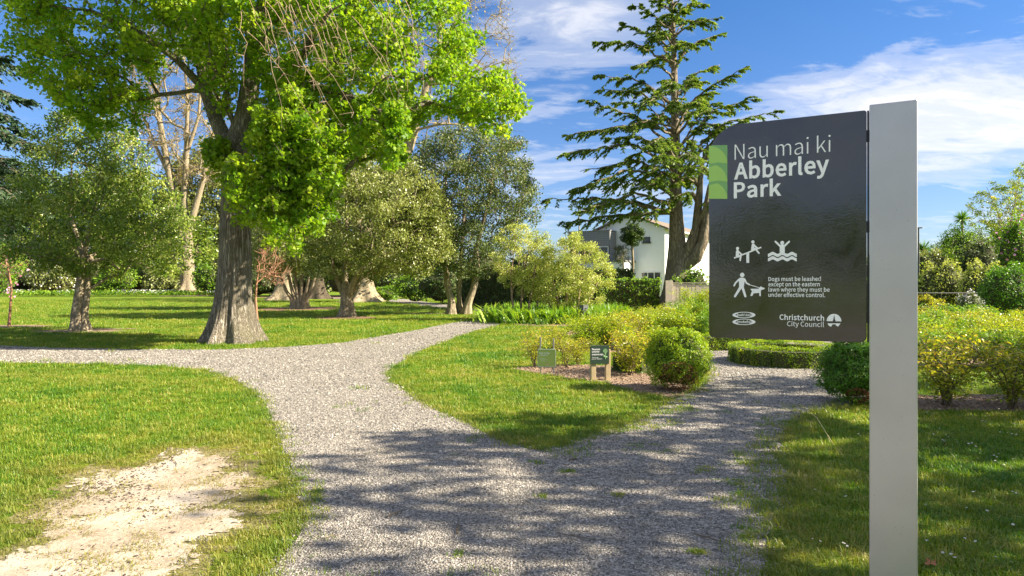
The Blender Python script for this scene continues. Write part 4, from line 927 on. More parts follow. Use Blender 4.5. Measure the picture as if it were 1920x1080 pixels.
# a gap where the bare tree shows behind the left limb
def notpoly(T, poly):
    px = 960+T[:, 0]/T[:, 1]*F; py = HZ-(T[:, 2]-EYE)/T[:, 1]*F; return T[~inside(np.array(poly, float), px, py)]
T1 = notpoly(T1, [(290,165),(300,110),(350,100),(380,150),(385,220)])
T1 = notpoly(T1, [(820,60),(800,120),(830,180),(790,190),(770,120),(790,40),(860,30)])
T1 = notpoly(T1, [(450,140),(490,140),(498,200),(476,275),(440,275),(428,215)])
def hanging(b, C):
    pass
big = tree('broadleaf_tree', 'largest tree, lime green leaves and thick ridged grey trunk beside the gravel path', (ctr.x, ctr.y), mt, limbs, np.concatenate([T1, T2, T3]), 'maple', 'bark',
     per=74, crad=lambda C: np.where(C[:, 2] < 6.4, .29, .40), lsize=.115, tmpl=LEAF_MAPLE, r0=.010, step=.5, flare=.37, lobes=6, sides=96, up=.6, flat=.8, tw=3, twl=.6, ridge=.10, down=.25, mid=14, flare_h=1.5, ex=.40)
# bare hanging twigs with buds in front of the upper crown
b = MB(); off = Vector((ctr.x, ctr.y, 0))
for i in range(30):
    x = RNG.uniform(440, 760); y = RNG.uniform(-60, 60); Yd = BY-RNG.uniform(2.8, 4.6); p = W(x, y, Yd); L = RNG.uniform(1.2, 2.4); q = [p]
    dx = RNG.uniform(.05, .75); dy = RNG.uniform(-.3, .3)
    for k in range(1, 7): q.append(p+Vector((dx*L*k/6+RNG.normal()*.035, dy*k/6, -L*(k/6)**1.25+RNG.normal()*.03)))
    b.tube([v-off for v in q], [.008*(1-k/8) for k in range(7)], 4, 0, False)
    for k in range(2, 7):
        for _ in range(2):
            d = Vector(RNG.normal(size=3)).normalized()*RNG.uniform(.12, .35); d.z = -abs(d.z)*.8; b.tube([q[k]-off, q[k]+d-off], [.0045, .0025], 3, 0, False)
b.obj('hanging_twig', M['twig'], big, False, 'stuff')

# ------------------------------------------------------------------ left lawn tree with two stems
Y0 = 24.0; c = place(146, Y0); g = c.copy(); g.z = 0
st = [([g, W(143,590,Y0), W(150,540,Y0), W(154,498,Y0), W(158,478,Y0)], [.20,.17,.15,.14,.12]),
      ([g+Vector((.22,.05,0)), W(158,590,Y0+.1), W(164,545,Y0+.1), W(166,500,Y0+.1), W(168,480,Y0)], [.15,.12,.11,.10,.09])]
lm = [(L_(Y0, 152,515, 135,505, 105,492, 70,470), [.09,.08,.06,.03]), (L_(Y0, 166,490, 200,486, 225,505), [.09,.06,.03]),
      (L_((Y0,Y0-.5,Y0-.6), 158,478, 175,400, 190,320), [.10,.07,.03]), (L_((Y0,Y0+.6,Y0+.8), 156,480, 130,400, 135,300), [.10,.07,.03])]
PT = [(25,430),(50,340),(75,260),(110,225),(150,200),(200,235),(240,230),(262,290),(290,330),(330,380),(380,430),(392,475),(350,508),(310,512),(260,500),(225,522),(150,505),(115,518),(75,500),(20,485)]
tree('evergreen_tree', 'small twin stemmed dark leafy tree standing alone on the left lawn', (g.x, g.y), st, lm, poly_points(PT, Y0, 2.6, 430), 'oak', 'bark2', per=95, crad=.40, lsize=.115, r0=.007, flare=.13, lobes=5, sides=32, ridge=.02, up=.2, tw=2, twl=.35, flare_h=.6)

# ------------------------------------------------------------------ olive grey evergreens right of the big tree
Y0 = EYE*F/(594-HZ); g = place(650, Y0); g.z = 0
st = [([g, W(651,575,Y0), W(650,560,Y0), W(649,545,Y0), W(648,530,Y0)], [.40,.35,.31,.27,.2])]
lm = [(L_(Y0, 648,565, 637,535, 628,515, 615,450), [.17,.15,.13,.07]), (L_(Y0, 652,562, 668,540, 677,515, 700,450), [.17,.14,.12,.07]), (L_(Y0, 649,545, 646,510, 650,400, 650,300), [.19,.15,.1,.05]),
      (L_((Y0,Y0-.5,Y0-1.5,Y0-2), 652,560, 662,530, 690,480, 740,420), [.18,.15,.12,.05])]
PT = [(560,420),(575,300),(600,255),(645,225),(700,245),(740,300),(790,305),(825,360),(842,420),(850,478),(815,490),(790,520),(730,500),(690,525),(650,515),(605,525),(575,490)]
tree('evergreen_tree', 'wide olive grey evergreen whose short trunk splits into four stems', (g.x, g.y), st, lm, poly_points(PT, Y0, 3.8, 640), 'olive', 'bark2', per=100, crad=.56, lsize=.15, r0=.009, flare=.16, sides=32, ridge=.02, up=.2, tw=2, twl=.5, step=.9, flare_h=.7)
Y0 = EYE*F/(589-HZ); g = place(862, Y0); g.z = 0
st = [([g+Vector((-.45,0,0)), W(847,565,Y0), W(839,540,Y0), W(836,500,Y0), W(838,470,Y0)], [.26,.21,.19,.17,.14]),
      ([g+Vector((.0,.35,0)), W(860,560,Y0+.3), W(862,530,Y0+.3), W(864,490,Y0+.2)], [.16,.13,.12,.10]),
      ([g+Vector((.38,0,0)), W(877,570,Y0), W(888,540,Y0), W(894,505,Y0), W(892,470,Y0)], [.26,.22,.20,.18,.14])]
lm = [(L_(Y0, 838,470, 830,400, 840,300), [.14,.10,.05]), (L_(Y0, 892,470, 910,400, 930,310), [.14,.10,.05]), (L_(Y0, 864,490, 870,400, 880,290), [.1,.08,.04])]
PT = [(765,330),(790,275),(830,245),(880,240),(930,250),(980,270),(990,310),(1005,350),(998,385),(1010,410),(965,430),(962,470),(930,505),(880,522),(820,505),(775,520),(750,470),(760,400)]
tree('evergreen_tree', 'blue green evergreen with three slender grey stems beside the far bend of the path', (g.x, g.y), st, lm, poly_points(PT, Y0, 3.6, 520), 'blueg', 'bark2', per=92, crad=.56, lsize=.15, r0=.009, flare=.16, sides=24, ridge=.015, up=.15, tw=3, twl=.8, step=.9, flare_h=.7)
Y0 = EYE*F/(579-HZ); g = place(560, Y0); g.z = 0
st = []
for i, (dx, xt) in enumerate(((-.5,524),(-.25,541),(0,553),(.2,566),(.4,580),(.6,592))):
    st.append(([g+Vector((dx*.8,RNG.uniform(-.3,.3),0)), W(560+dx*22,562,Y0), W((560+xt)/2+dx*12,545,Y0), W(xt,515,Y0)], [.20,.16,.13,.10]))
lm = [(L_(Y0, 553,515, 550,420, 560,340), [.14,.10,.05])]
PT = [(470,420),(500,350),(560,320),(610,350),(640,430),(628,490),(590,508),(540,505),(500,515),(470,470)]
tree('evergreen_tree', 'evergreen fanning into six pale stems from one base on a ring of brown mulch', (g.x, g.y), st, lm, poly_points(PT, Y0, 4.0, 360), 'olive', 'bark2', per=90, crad=.85, lsize=.17, r0=.011, flare=.12, sides=16, up=.2, tw=2, twl=.5, step=1.0)

# ------------------------------------------------------------------ saplings on the lawn
Y0 = EYE*F/(612-HZ); g = place(17, Y0); g.z = 0
T = poly_points([(-50,500),(-20,455),(20,462),(48,480),(45,510),(10,525),(-40,520)], Y0, .9, 90)
tree('sapling', 'slender young tree with thin red brown stem at the left edge of the lawn', (g.x, g.y), [([g, W(19,580,Y0), W(22,540,Y0), W(14,500,Y0), W(8,480,Y0)], [.055,.045,.04,.03,.02])], [], T, 'fresh', 'redbark', per=24, crad=.2, lsize=.07, flare=.01, sides=8, r0=.005, tw=2, twl=.25, cat='sapling')
Y0 = EYE*F/(614-HZ); g = place(483, Y0); g.z = 0
T = np.concatenate([poly_points([(482,510),(484,470),(505,455),(530,480),(545,510),(530,535),(500,530)], Y0, .7, 60)])
tree('sapling', 'leafless young tree with orange brown stem just right of the largest trunk', (g.x, g.y), [([g, W(481,590,Y0), W(479,560,Y0), W(481,530,Y0), W(484,512,Y0)], [.07,.055,.05,.04,.03])], [], T, 'bud', 'redbark', per=0, crad=.2, flare=.01, sides=10, r0=.008, tw=4, twl=.35, cat='sapling', ex=.35)

# ------------------------------------------------------------------ old thick trunks farther back
def old_tree(px, Y, rad, poly, leaf, lab, n, per, ls, cr, thick, flare, bark='bark2', lmb=None, name='old_tree', tw=2, twl=1.0, r0=.02):
    g = place(px, Y); g.z = 0
    top = (536-(5.5-EYE)/Y*F)
    st = [([g, W(px,(HZ+EYE*F/Y)*.5+top*.5,Y), W(px,top,Y)], [rad, rad*.85, rad*.8])]
    lm = lmb or [([W(px,top,Y), W(px-15,top-70,Y), W(px-25,top-150,Y)], [rad*.5,rad*.35,rad*.15]), ([W(px,top,Y), W(px+18,top-60,Y+1), W(px+35,top-130,Y+1)], [rad*.5,rad*.35,rad*.15])]
    return tree(name, lab, (g.x, g.y), st, lm, poly_points(poly, Y, thick, n), leaf, bark, per=per, crad=cr, lsize=ls, r0=r0, flare=flare, sides=32, lobes=6, step=1.6, tw=tw, twl=twl, flare_h=1.8)
old_tree(682, EYE*F/(566-HZ), 1.0, [(600,420),(640,330),(720,320),(760,420),(770,500),(700,520),(620,510)], 'olive', 'broad old trunk partly hidden behind the four stemmed evergreen', 160, 40, .3, 1.3, 5, 1.4)
old_tree(533, EYE*F/(563-HZ), .9, [(440,400),(470,300),(540,270),(600,330),(610,480),(540,520),(450,500)], 'olive', 'old trunk with spreading roots behind the six stemmed evergreen on the left side', 150, 40, .3, 1.3, 5, 1.2)
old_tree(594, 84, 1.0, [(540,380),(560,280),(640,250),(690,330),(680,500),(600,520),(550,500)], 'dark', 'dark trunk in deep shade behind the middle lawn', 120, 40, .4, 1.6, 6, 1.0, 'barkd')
Yb = EYE*F/(552.5-HZ)
lmb = [(L_(Yb, 350,470, 330,400, 318,330, 300,230, 285,130, 270,60), [1.1,.75,.62,.5,.32,.15]), (L_(Yb, 352,460, 345,380, 350,280, 352,200, 345,100), [1.0,.6,.5,.36,.2]), (L_(Yb, 352,440, 380,340, 400,250, 420,120), [.8,.5,.35,.15]),
       (L_(Yb, 318,330, 285,260, 262,200, 250,120), [.4,.3,.22,.1]), (L_(Yb, 350,290, 372,220, 378,150, 392,80), [.35,.27,.2,.1])]
old_tree(351, Yb, 1.5, [(215,230),(235,150),(260,70),(300,20),(400,10),(430,120),(420,260),(400,330),(330,350),(270,330),(225,300)], 'bud', 'bare pale tree with huge fluted trunk left of and behind the largest tree', 420, 7, .5, 1.6, 9, 2.4, 'bark2', lmb, 'bare_tree', 8, 3.0, .05)
Yb = 100.0
lmb = [(L_(Yb, 735,430, 750,330, 775,250, 800,160, 830,90, 860,30, 880,-60), [.95,.8,.67,.54,.42,.29,.13]), (L_(Yb, 775,250, 730,180, 700,100, 690,0), [.48,.4,.29,.13]), (L_(Yb, 800,160, 850,150, 900,130, 945,115), [.32,.24,.16,.07]), (L_(Yb, 790,200, 840,215, 900,210), [.24,.16,.08])]
old_tree(728, Yb, 1.0, [(690,200),(700,60),(740,-60),(820,-120),(910,-100),(955,-10),(965,100),(985,200),(915,250),(850,245),(800,270),(740,290)], 'bud', 'mostly bare tree with golden buds rising behind the right side of the largest crown', 520, 6, .36, 1.5, 9, .9, 'bark2', lmb, 'bare_tree', 6, 2.4, .030)

# ------------------------------------------------------------------ pale variegated shrubs by the bend
Y0 = EYE*F/(600-HZ); g = place(985, Y0); g.z = 0
st = []
for bx, pts in ((968,(960,560,958,520,962,485)), (975,(978,560,980,520,985,480)), (990,(992,570,1000,530,1005,490)), (1003,(1008,570,1015,540,1012,500))):
    st.append(([Vector((W(bx,600,Y0).x, Y0+RNG.uniform(-.3,.3), 0))]+L_(Y0, *pts), [.06,.05,.04,.025]))
tree('variegated_shrub', 'tall loose cream and green shrub with bare leaning stems nearest the path', (g.x, g.y), st, [], poly_points([(922,470),(930,438),(958,420),(990,425),(1022,440),(1040,470),(1035,540),(1000,560),(960,540),(930,525)], Y0, 1.4, 190), 'pale', 'twig', per=80, crad=.25, lsize=.085, r0=.005, flare=0, sides=8, up=.5, tw=3, twl=.35, cat='shrub', step=.5)
Y0 = 31.5; g = place(1075, Y0); g.z = 0
st = []
for bx, pts in ((1055,(1045,560,1035,520)), (1066,(1062,560,1060,510)), (1078,(1085,560,1090,510)), (1090,(1105,560,1120,530)), (1040,(1030,570,1022,540))):
    st.append(([Vector((W(bx,600,Y0).x, Y0+RNG.uniform(-.4,.4), 0))]+L_(Y0, *pts), [.05,.045,.035,.025][:1+len(pts)//2]))
tree('variegated_shrub', 'broad arching cream and green shrub behind the small dark bollard', (g.x, g.y), st, [], poly_points([(1000,520),(1020,470),(1045,450),(1075,432),(1105,450),(1130,478),(1150,510),(1148,550),(1120,572),(1060,580),(1010,575)], Y0, 1.7, 260), 'pale', 'twig', per=90, crad=.27, lsize=.085, r0=.005, flare=0, sides=8, up=.5, tw=3, twl=.35, cat='shrub', step=.5)
# ------------------------------------------------------------------ cedars with layered boughs
def bough(bw, bn, P, L0, rad, dens=1.0, droop=.35, twl=1.5, scale=1.0, blade=(.27, .055)):
    """P: polyline of a bough; flat sprays of needles along its outer part"""
    P = [np.array(p, float) for p in P]; S = [0]
    for a, c in zip(P[:-1], P[1:]): S.append(S[-1]+np.linalg.norm(c-a))
    tot = S[-1]; n = max(6, int(tot/.35))
    pts = []
    for i in range(n+1):
        s = tot*i/n; k = 0
        while k < len(S)-2 and S[k+1] < s: k += 1
        u = (s-S[k])/max(1e-6, S[k+1]-S[k]); pts.append(P[k]*(1-u)+P[k+1]*u+RNG.normal(size=3)*.05*scale)
    bw.tube(pts, [rad*(1-.9*i/n)+.008 for i in range(n+1)], 5, 0, False)
    A, D, LN = [], [], []
    nt = int(tot*5.0*dens)
    for q in range(nt):
        f = RNG.uniform(.22, 1.0)**.85; i = min(n-1, int(f*n)); a = pts[i]+(pts[i+1]-pts[i])*RNG.uniform()
        ax = unit(pts[min(n, i+1)]-pts[i]); side = np.cross(ax, [0, 0, 1.0]); side = unit(side)*RNG.choice([-1, 1])
        d = unit(ax*RNG.uniform(.4, 1.3)+side*RNG.uniform(.3, 1.1)+np.array([0, 0, RNG.uniform(-.25, .2)]))
        ln = twl*RNG.uniform(.45, 1.0)*(1.1-.75*abs(f-.45))*(.55 if f > .9 else 1)
        A.append(a); D.append(d); LN.append(ln)
    A, D, LN = np.array(A), np.array(D), np.array(LN)
    dn = np.array([0, 0, -1.0])
    mid = A+D*LN[:, None]*.5; E_ = A+D*LN[:, None]+dn*(droop*LN**1.3)[:, None]
    bw.frusta(A, mid, np.full(len(A), .014), np.full(len(A), .009), 3); bw.frusta(mid, E_, np.full(len(A), .009), np.full(len(A), .004), 3)
    m = 34; f = RNG.uniform(0, 1, (len(A), m)); f2 = np.clip(f, 0, 1)[:, :, None]
    C = A[:, None]*(1-f2)**2+2*mid[:, None]*f2*(1-f2)+E_[:, None]*f2**2
    ax = unit(E_-A)[:, None]*np.ones((1, m, 1)); sd = unit(np.cross(ax, [0, 0, 1.0]))*RNG.choice([-1, 1], (len(A), m))[:, :, None]
    X = unit(ax*.7+sd*RNG.uniform(.2, 1.0, (len(A), m))[:, :, None]+RNG.normal(size=(len(A), m, 3))*.22+dn*.15).reshape(-1, 3)
    C = C.reshape(-1, 3)+X*blade[0]*.45*scale**.0; Z = unit(np.array([0, 0, 1.0])+RNG.normal(size=X.shape)*.6); Z = unit(np.cross(X, np.cross(Z, X))); Yv = np.cross(Z, X)
    sz = blade[0]*RNG.uniform(.6, 1.25, len(C)); w = blade[1]/blade[0]
    rn = np.clip(np.repeat(RNG.uniform(0, 1, len(A)), m)*.45+.55*RNG.uniform(0, 1, len(C)), 0, 1)
    bn.shape_copies(C, X, Yv, Z, sz, [(-.5,-w*.35,0),(0,-w,.02),(.5,0,-.06),(0,w,.02),(-.5,w*.35,0)], 0, rn)

CY = 47.0; g = place(1268, CY); g.z = 0; off = np.array([g.x, g.y, 0])
ced = empty('cedar_tree', g, 'tall open cedar with layered drooping boughs rising behind the hedge left of the sign', 'tree')
tp = [g]+L_(CY, 1272,500, 1270,460, 1268,400, 1267,320, 1266,240, 1265,160, 1263,80, 1261,20, 1259,-45)
b = MB(); trunk_mesh(b, [p-Vector(off) for p in tp], [1.0,.82,.60,.45,.36,.29,.23,.17,.10,.03], 32, .7, 6, .03, 2.0, flare_h=1.6)
b.obj('trunk', M['barkb'], ced, True)
stems = [(L_((CY,CY-.5,CY-.6,CY-.5,CY-.3,CY-.2), 1272,498, 1292,470, 1306,430, 1309,390, 1314,330, 1322,280), [.55,.42,.34,.28,.18,.06]),
         (L_((CY,CY-.8,CY-1,CY-1,CY-.8,CY-.6), 1275,500, 1305,482, 1318,455, 1322,420, 1331,370, 1345,300), [.6,.45,.36,.30,.2,.06]),
         (L_((CY-.5,CY-1,CY-1,CY-1), 1306,432, 1322,395, 1330,350, 1352,300), [.26,.2,.14,.05]),
         (L_((CY,CY-.3,CY-.4), 1300,475, 1330,440, 1375,425), [.3,.2,.1])]
for pts, rad in stems:
    b = MB(); b.tube([p-Vector(off) for p in pts], rad, 12); b.obj('stem', M['barkb'], ced, True)
bw, bn = MB(), MB()
def B_(Ys, *a, rad=.11, dens=1.0, twl=1.5, droop=.35):
    bough(bw, bn, [np.array(p)-off for p in L_(Ys, *a)], 0, rad, dens, droop, twl)
bl = [((0,-1,-2), (1263,120, 1190,80, 1112,80)), ((0,1,1.5), (1264,95, 1210,60, 1165,44)), ((0,-.5,-1), (1262,60, 1225,28, 1188,10)), ((0,.5,1), (1260,20, 1235,5, 1215,-8)),
      ((0,-1,-2), (1265,200, 1200,150, 1118,140)), ((0,1,2.5), (1266,215, 1195,172, 1122,168)), ((0,-1.5,-2.5), (1267,280, 1190,215, 1090,186)), ((0,0,.5), (1267,245, 1180,234, 1060,254)),
      ((0,-1,-3), (1268,315, 1180,268, 1055,288)), ((0,1,2), (1268,330, 1190,300, 1090,322)), ((0,-1,-2), (1268,330, 1170,320, 1062,363)), ((0,1.5,3), (1268,360, 1200,335, 1130,352)),
      ((0,-.5,-1), (1268,402, 1150,372, 1018,374)), ((0,-2,-4), (1268,385, 1190,362, 1085,398)), ((0,1,1.5), (1268,400, 1160,402, 1048,418)), ((0,2,4), (1268,300, 1200,255, 1140,260)),
      ((0,-2,-5), (1266,260, 1220,225, 1180,235)), ((0,-2,-4), (1265,150, 1230,115, 1195,120)),
      ((0,.5,1), (1264,120, 1305,80, 1355,62)), ((0,-.5,-1.5), (1262,70, 1300,42, 1348,34)), ((0,1,1), (1262,40, 1290,10, 1325,8)), ((0,-1,-1), (1260,10, 1280,-8, 1302,-6)),
      ((0,-1,-2), (1266,220, 1330,165, 1402,122)), ((0,1,2), (1266,180, 1310,135, 1352,120)), ((0,-1,-1.5), (1267,285, 1340,205, 1418,185)), ((0,0,-1), (1268,310, 1360,230, 1460,208)),
      ((0,1,2), (1268,330, 1350,250, 1440,235)), ((0,-2,-4), (1267,260, 1300,210, 1350,190)), ((0,2,5), (1267,240, 1300,190, 1340,170)), ((0,-1,-1), (1322,300, 1350,250, 1395,225)),
      ((0,-2,-5), (1268,340, 1290,310, 1330,320)), ((0,2,4), (1268,350, 1310,300, 1360,290)), ((0,-1,-2), (1345,310, 1370,270, 1420,255)), ((0,-3,-6), (1267,300, 1250,262, 1235,275)),
      ((0,-3,-5), (1267,230, 1262,195, 1270,185)), ((0,3,6), (1267,200, 1255,160, 1250,150)), ((0,3,6), (1267,320, 1240,280, 1225,270)), ((0,-2,-4), (1264,110, 1272,85, 1290,80)),
      ((0,-2,-3.5), (1268,375, 1230,345, 1190,352)), ((0,-1,-2), (1312,350, 1290,330, 1262,345)), ((0,0,1), (1320,400, 1345,380, 1380,385)), ((0,-1,-2), (1262,85, 1240,55, 1222,50)),
      ((0,-1,-2), (1310,385, 1295,360, 1250,375)), ((0,-2,-3), (1262,45, 1268,25, 1285,22)), ((0,-1,-2), (1261,0, 1245,-18, 1228,-22)), ((0,1,1), (1260,-20, 1270,-30, 1284,-34)), ((0,1,2), (1262,60, 1250,40, 1245,30))]
for dep, a in bl:
    lo = (a[1]+a[5])/2; B_([CY+d*.8 for d in dep], *a, rad=.07+.00015*lo, twl=.95+.0016*max(0, lo), dens=.85, droop=.42)
    if len(a) == 6:
        j = RNG.uniform(-16, 16); q = RNG.uniform(.3, .68); ax = a[0]; B_([CY-d*1.6-.4 for d in dep], ax, a[1]+j, ax+(a[2]-ax)*q, a[3]+j, ax+(a[4]-ax)*q, a[5]+j+(a[1]-a[5])*(1-q)*.6, rad=.045+.0001*lo, twl=.8+.0014*max(0, lo), dens=.7, droop=.42)
bw.obj('branch', M['barkb'], ced, False, 'stuff'); bn.obj('crown', M['cedar'], ced, False, 'stuff')

# dark cedar reaching in from the left edge
CY = 40.0; g = place(-150, CY); g.z = 0; off = np.array([g.x, g.y, 0])
ced2 = empty('cedar_tree', g, 'dark blue green cedar whose boughs reach in from the left edge', 'tree')
b = MB(); trunk_mesh(b, [p-Vector(off) for p in [g]+L_(CY, -150,400, -152,200, -150,0, -150,-100)], [.6,.5,.38,.2,.05], 20, .4, 5, .03, 1.0); b.obj('trunk', M['barkb'], ced2, True)
bw, bn = MB(), MB()
for dep, a in [((0,-1,-1.5), (-150,200, -60,150, 60,190)), ((0,1,1), (-150,150, -70,100, 40,130)), ((0,0,-1), (-150,120, -80,85, 10,108)), ((0,-1,-2), (-150,300, -40,235, 72,278)), ((0,1,2), (-150,280, -50,230, 45,245)),
               ((0,0,0), (-150,360, -30,300, 75,335)), ((0,-1,-2), (-150,400, -40,330, 60,385)), ((0,1,2), (-150,420, -40,360, 90,400)), ((0,-1,-1), (-150,440, -50,395, 40,430)), ((0,-2,-3), (-150,240, -80,190, 20,225)),
               ((0,1,1), (-150,340, -50,290, 30,300)), ((0,-1,-2), (-150,460, -60,420, 50,455)), ((0,0,0), (-150,190, -230,160, -330,190)), ((0,0,0), (-150,290, -230,260, -350,290)), ((0,0,0), (-150,60, -100,30, -40,50)), ((0,0,0), (-150,380, -240,350, -360,390))]:
    B_([CY+d for d in dep], *a, rad=.12, twl=1.9, dens=1.9, droop=.25)
bw.obj('branch', M['barkb'], ced2, False, 'stuff'); bn.obj('crown', M['cedarb'], ced2, False, 'stuff')
# ------------------------------------------------------------------ clipped box
def ball(name, label, px, Y, r, rz, leaf, n, dead=None, ls=.026):
    x = (px-960)/F*Y
    o = shrub(name, label, (x, Y), (r, r, rz), n, leaf, ls, LEAF_OVAL, 'box ball', 'clipped box balls flanking the path', True, .20, 0, .5, shell=.82)
    return o, x
o, x = ball('box_ball', 'sunlit clipped box ball with a rusty brown dead patch low on its left side', 1271, 10.52, .485, .475, 'box', 17000, ls=.033)
b = MB(); n = 800; D = unit(np.array([-.2, -.8, -.62])+rand_unit(n)*.62); P = D*np.array([.485,.485,.475])*RNG.uniform(.96, 1.07, (n, 1))+np.array([0,0,.475]); P[:, 2] = np.maximum(P[:, 2], .01)
X, Yv, Z = frames(n, .2); b.shape_copies(P, X, Yv, Z, .032, LEAF_OVAL, 0, RNG.uniform(0, 1, n)); b.obj('dead_foliage', M['dead'], o, False, 'stuff')
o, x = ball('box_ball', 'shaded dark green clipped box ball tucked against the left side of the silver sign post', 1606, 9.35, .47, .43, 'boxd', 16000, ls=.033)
b = MB(); n = 500; D = unit(np.array([-.35, -.75, -.75])+rand_unit(n)*.35); P = D*np.array([.47,.47,.43])*RNG.uniform(.97, 1.05, (n, 1))+np.array([0,0,.43]); P[:, 2] = np.maximum(P[:, 2], .01)
X, Yv, Z = frames(n, .2); b.shape_copies(P, X, Yv, Z, .032, LEAF_OVAL, 0, RNG.uniform(0, 1, n)); b.obj('dead_foliage', M['dead'], o, False, 'stuff')
cx, cy = 5.73, 14.25
hedge('ring_hedge', 'low clipped circular box hedge edging the round bed in the gravel', [(cx+1.0*math.cos(a), cy+1.0*math.sin(a)) for a in np.arange(20)/20*2*math.pi], .34, .38, 'box', .030, 2600, closed=True, wob=.05)
bed([(cx+.85*math.cos(a), cy+.85*math.sin(a)) for a in np.arange(16)/16*2*math.pi])
a, c = G(1296, 657), G(1466, 657); hedge('low_hedge', 'straight low box hedge along the far side of the gravel behind the round bed', [a, ((a[0]+c[0])/2, a[1]+.1), c], .42, .40, 'box', .032, 2200, wob=.06)
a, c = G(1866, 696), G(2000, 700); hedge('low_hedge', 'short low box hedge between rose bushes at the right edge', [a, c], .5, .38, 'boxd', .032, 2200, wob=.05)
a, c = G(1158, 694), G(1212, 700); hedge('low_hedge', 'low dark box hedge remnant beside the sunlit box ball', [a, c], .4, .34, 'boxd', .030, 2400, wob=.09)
st = G(1502, 668); b = MB(); b.tube([(st[0], st[1]+.1, 0), (st[0]+.01, st[1]+.1, .4), (st[0]+.05, st[1]+.12, .62)], [.012,.010,.006], 6)
o = b.obj('garden_stake', M['cane']); tag(o, 'thin bare stake standing inside the circular box hedge', 'stake')

# ------------------------------------------------------------------ roses
def rose_proto(name, H, R, nl, leaf, nc=7, seed=0):
    o = empty(name, (0,0,0), '', 'rose bush', 'rose bushes in the garden beds')
    b = MB(); C = []
    for i in range(nc):
        a = 2*math.pi*i/nc+RNG.uniform(-.4, .4); q = RNG.uniform(.35, 1.0); pts = []
        for k in range(6):
            f = k/5; pts.append(np.array([math.cos(a)*R*q*f**1.1, math.sin(a)*R*q*f**1.1, H*(f*1.25-.35*f*f)*RNG.uniform(.93, 1.07)]) + RNG.normal(size=3)*.02*(k > 0))
        pts[0][:2] += RNG.normal(size=2)*.03; pts[0][2] = -.01
        b.tube(pts, [.013,.011,.009,.007,.005,.003], 5, 0, False)
        for k in range(1, 6):
            for _ in range(3):
                d = unit(RNG.normal(size=3)+np.array([0, 0, .8]))*RNG.uniform(.12, .28)*H; b.tube([pts[k], pts[k]+d*.6, pts[k]+d], [.005,.004,.002], 3, 0, False); C.append(pts[k]+d); C.append(pts[k]+d*.55)
    b.obj('cane', M['cane'], o, True, 'stuff')
    b = MB(); C = np.array(C); m = len(C)*max(1, nl//len(C)); cc = np.repeat(C, m//len(C), 0)
    off = rand_unit(m)*(RNG.uniform(0, 1, (m, 1))**.5)*.15*H; P = cc+off; P[:, 2] = np.maximum(P[:, 2], .16*H)
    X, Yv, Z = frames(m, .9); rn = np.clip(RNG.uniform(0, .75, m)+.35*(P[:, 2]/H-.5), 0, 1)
    b.shape_copies(P, X, Yv, Z, .055*RNG.uniform(.55, 1.3, m), LEAF_OVAL, 0, rn); b.obj('foliage', M[leaf], o, False, 'stuff')
    return o
protos = {'a': rose_proto('rose_bush', 1.0, .62, 5200, 'rose', 8), 'b': rose_proto('rose_bush', 1.0, .55, 2300, 'rosey', 8), 'c': rose_proto('rose_bush', 1.0, .70, 6000, 'rose', 9), 'd': rose_proto('rose_bush', 1.0, .5, 1100, 'rosey', 6), 'e': rose_proto('rose_bush', 1.0, .66, 5200, 'fresh', 8)}
used = set()
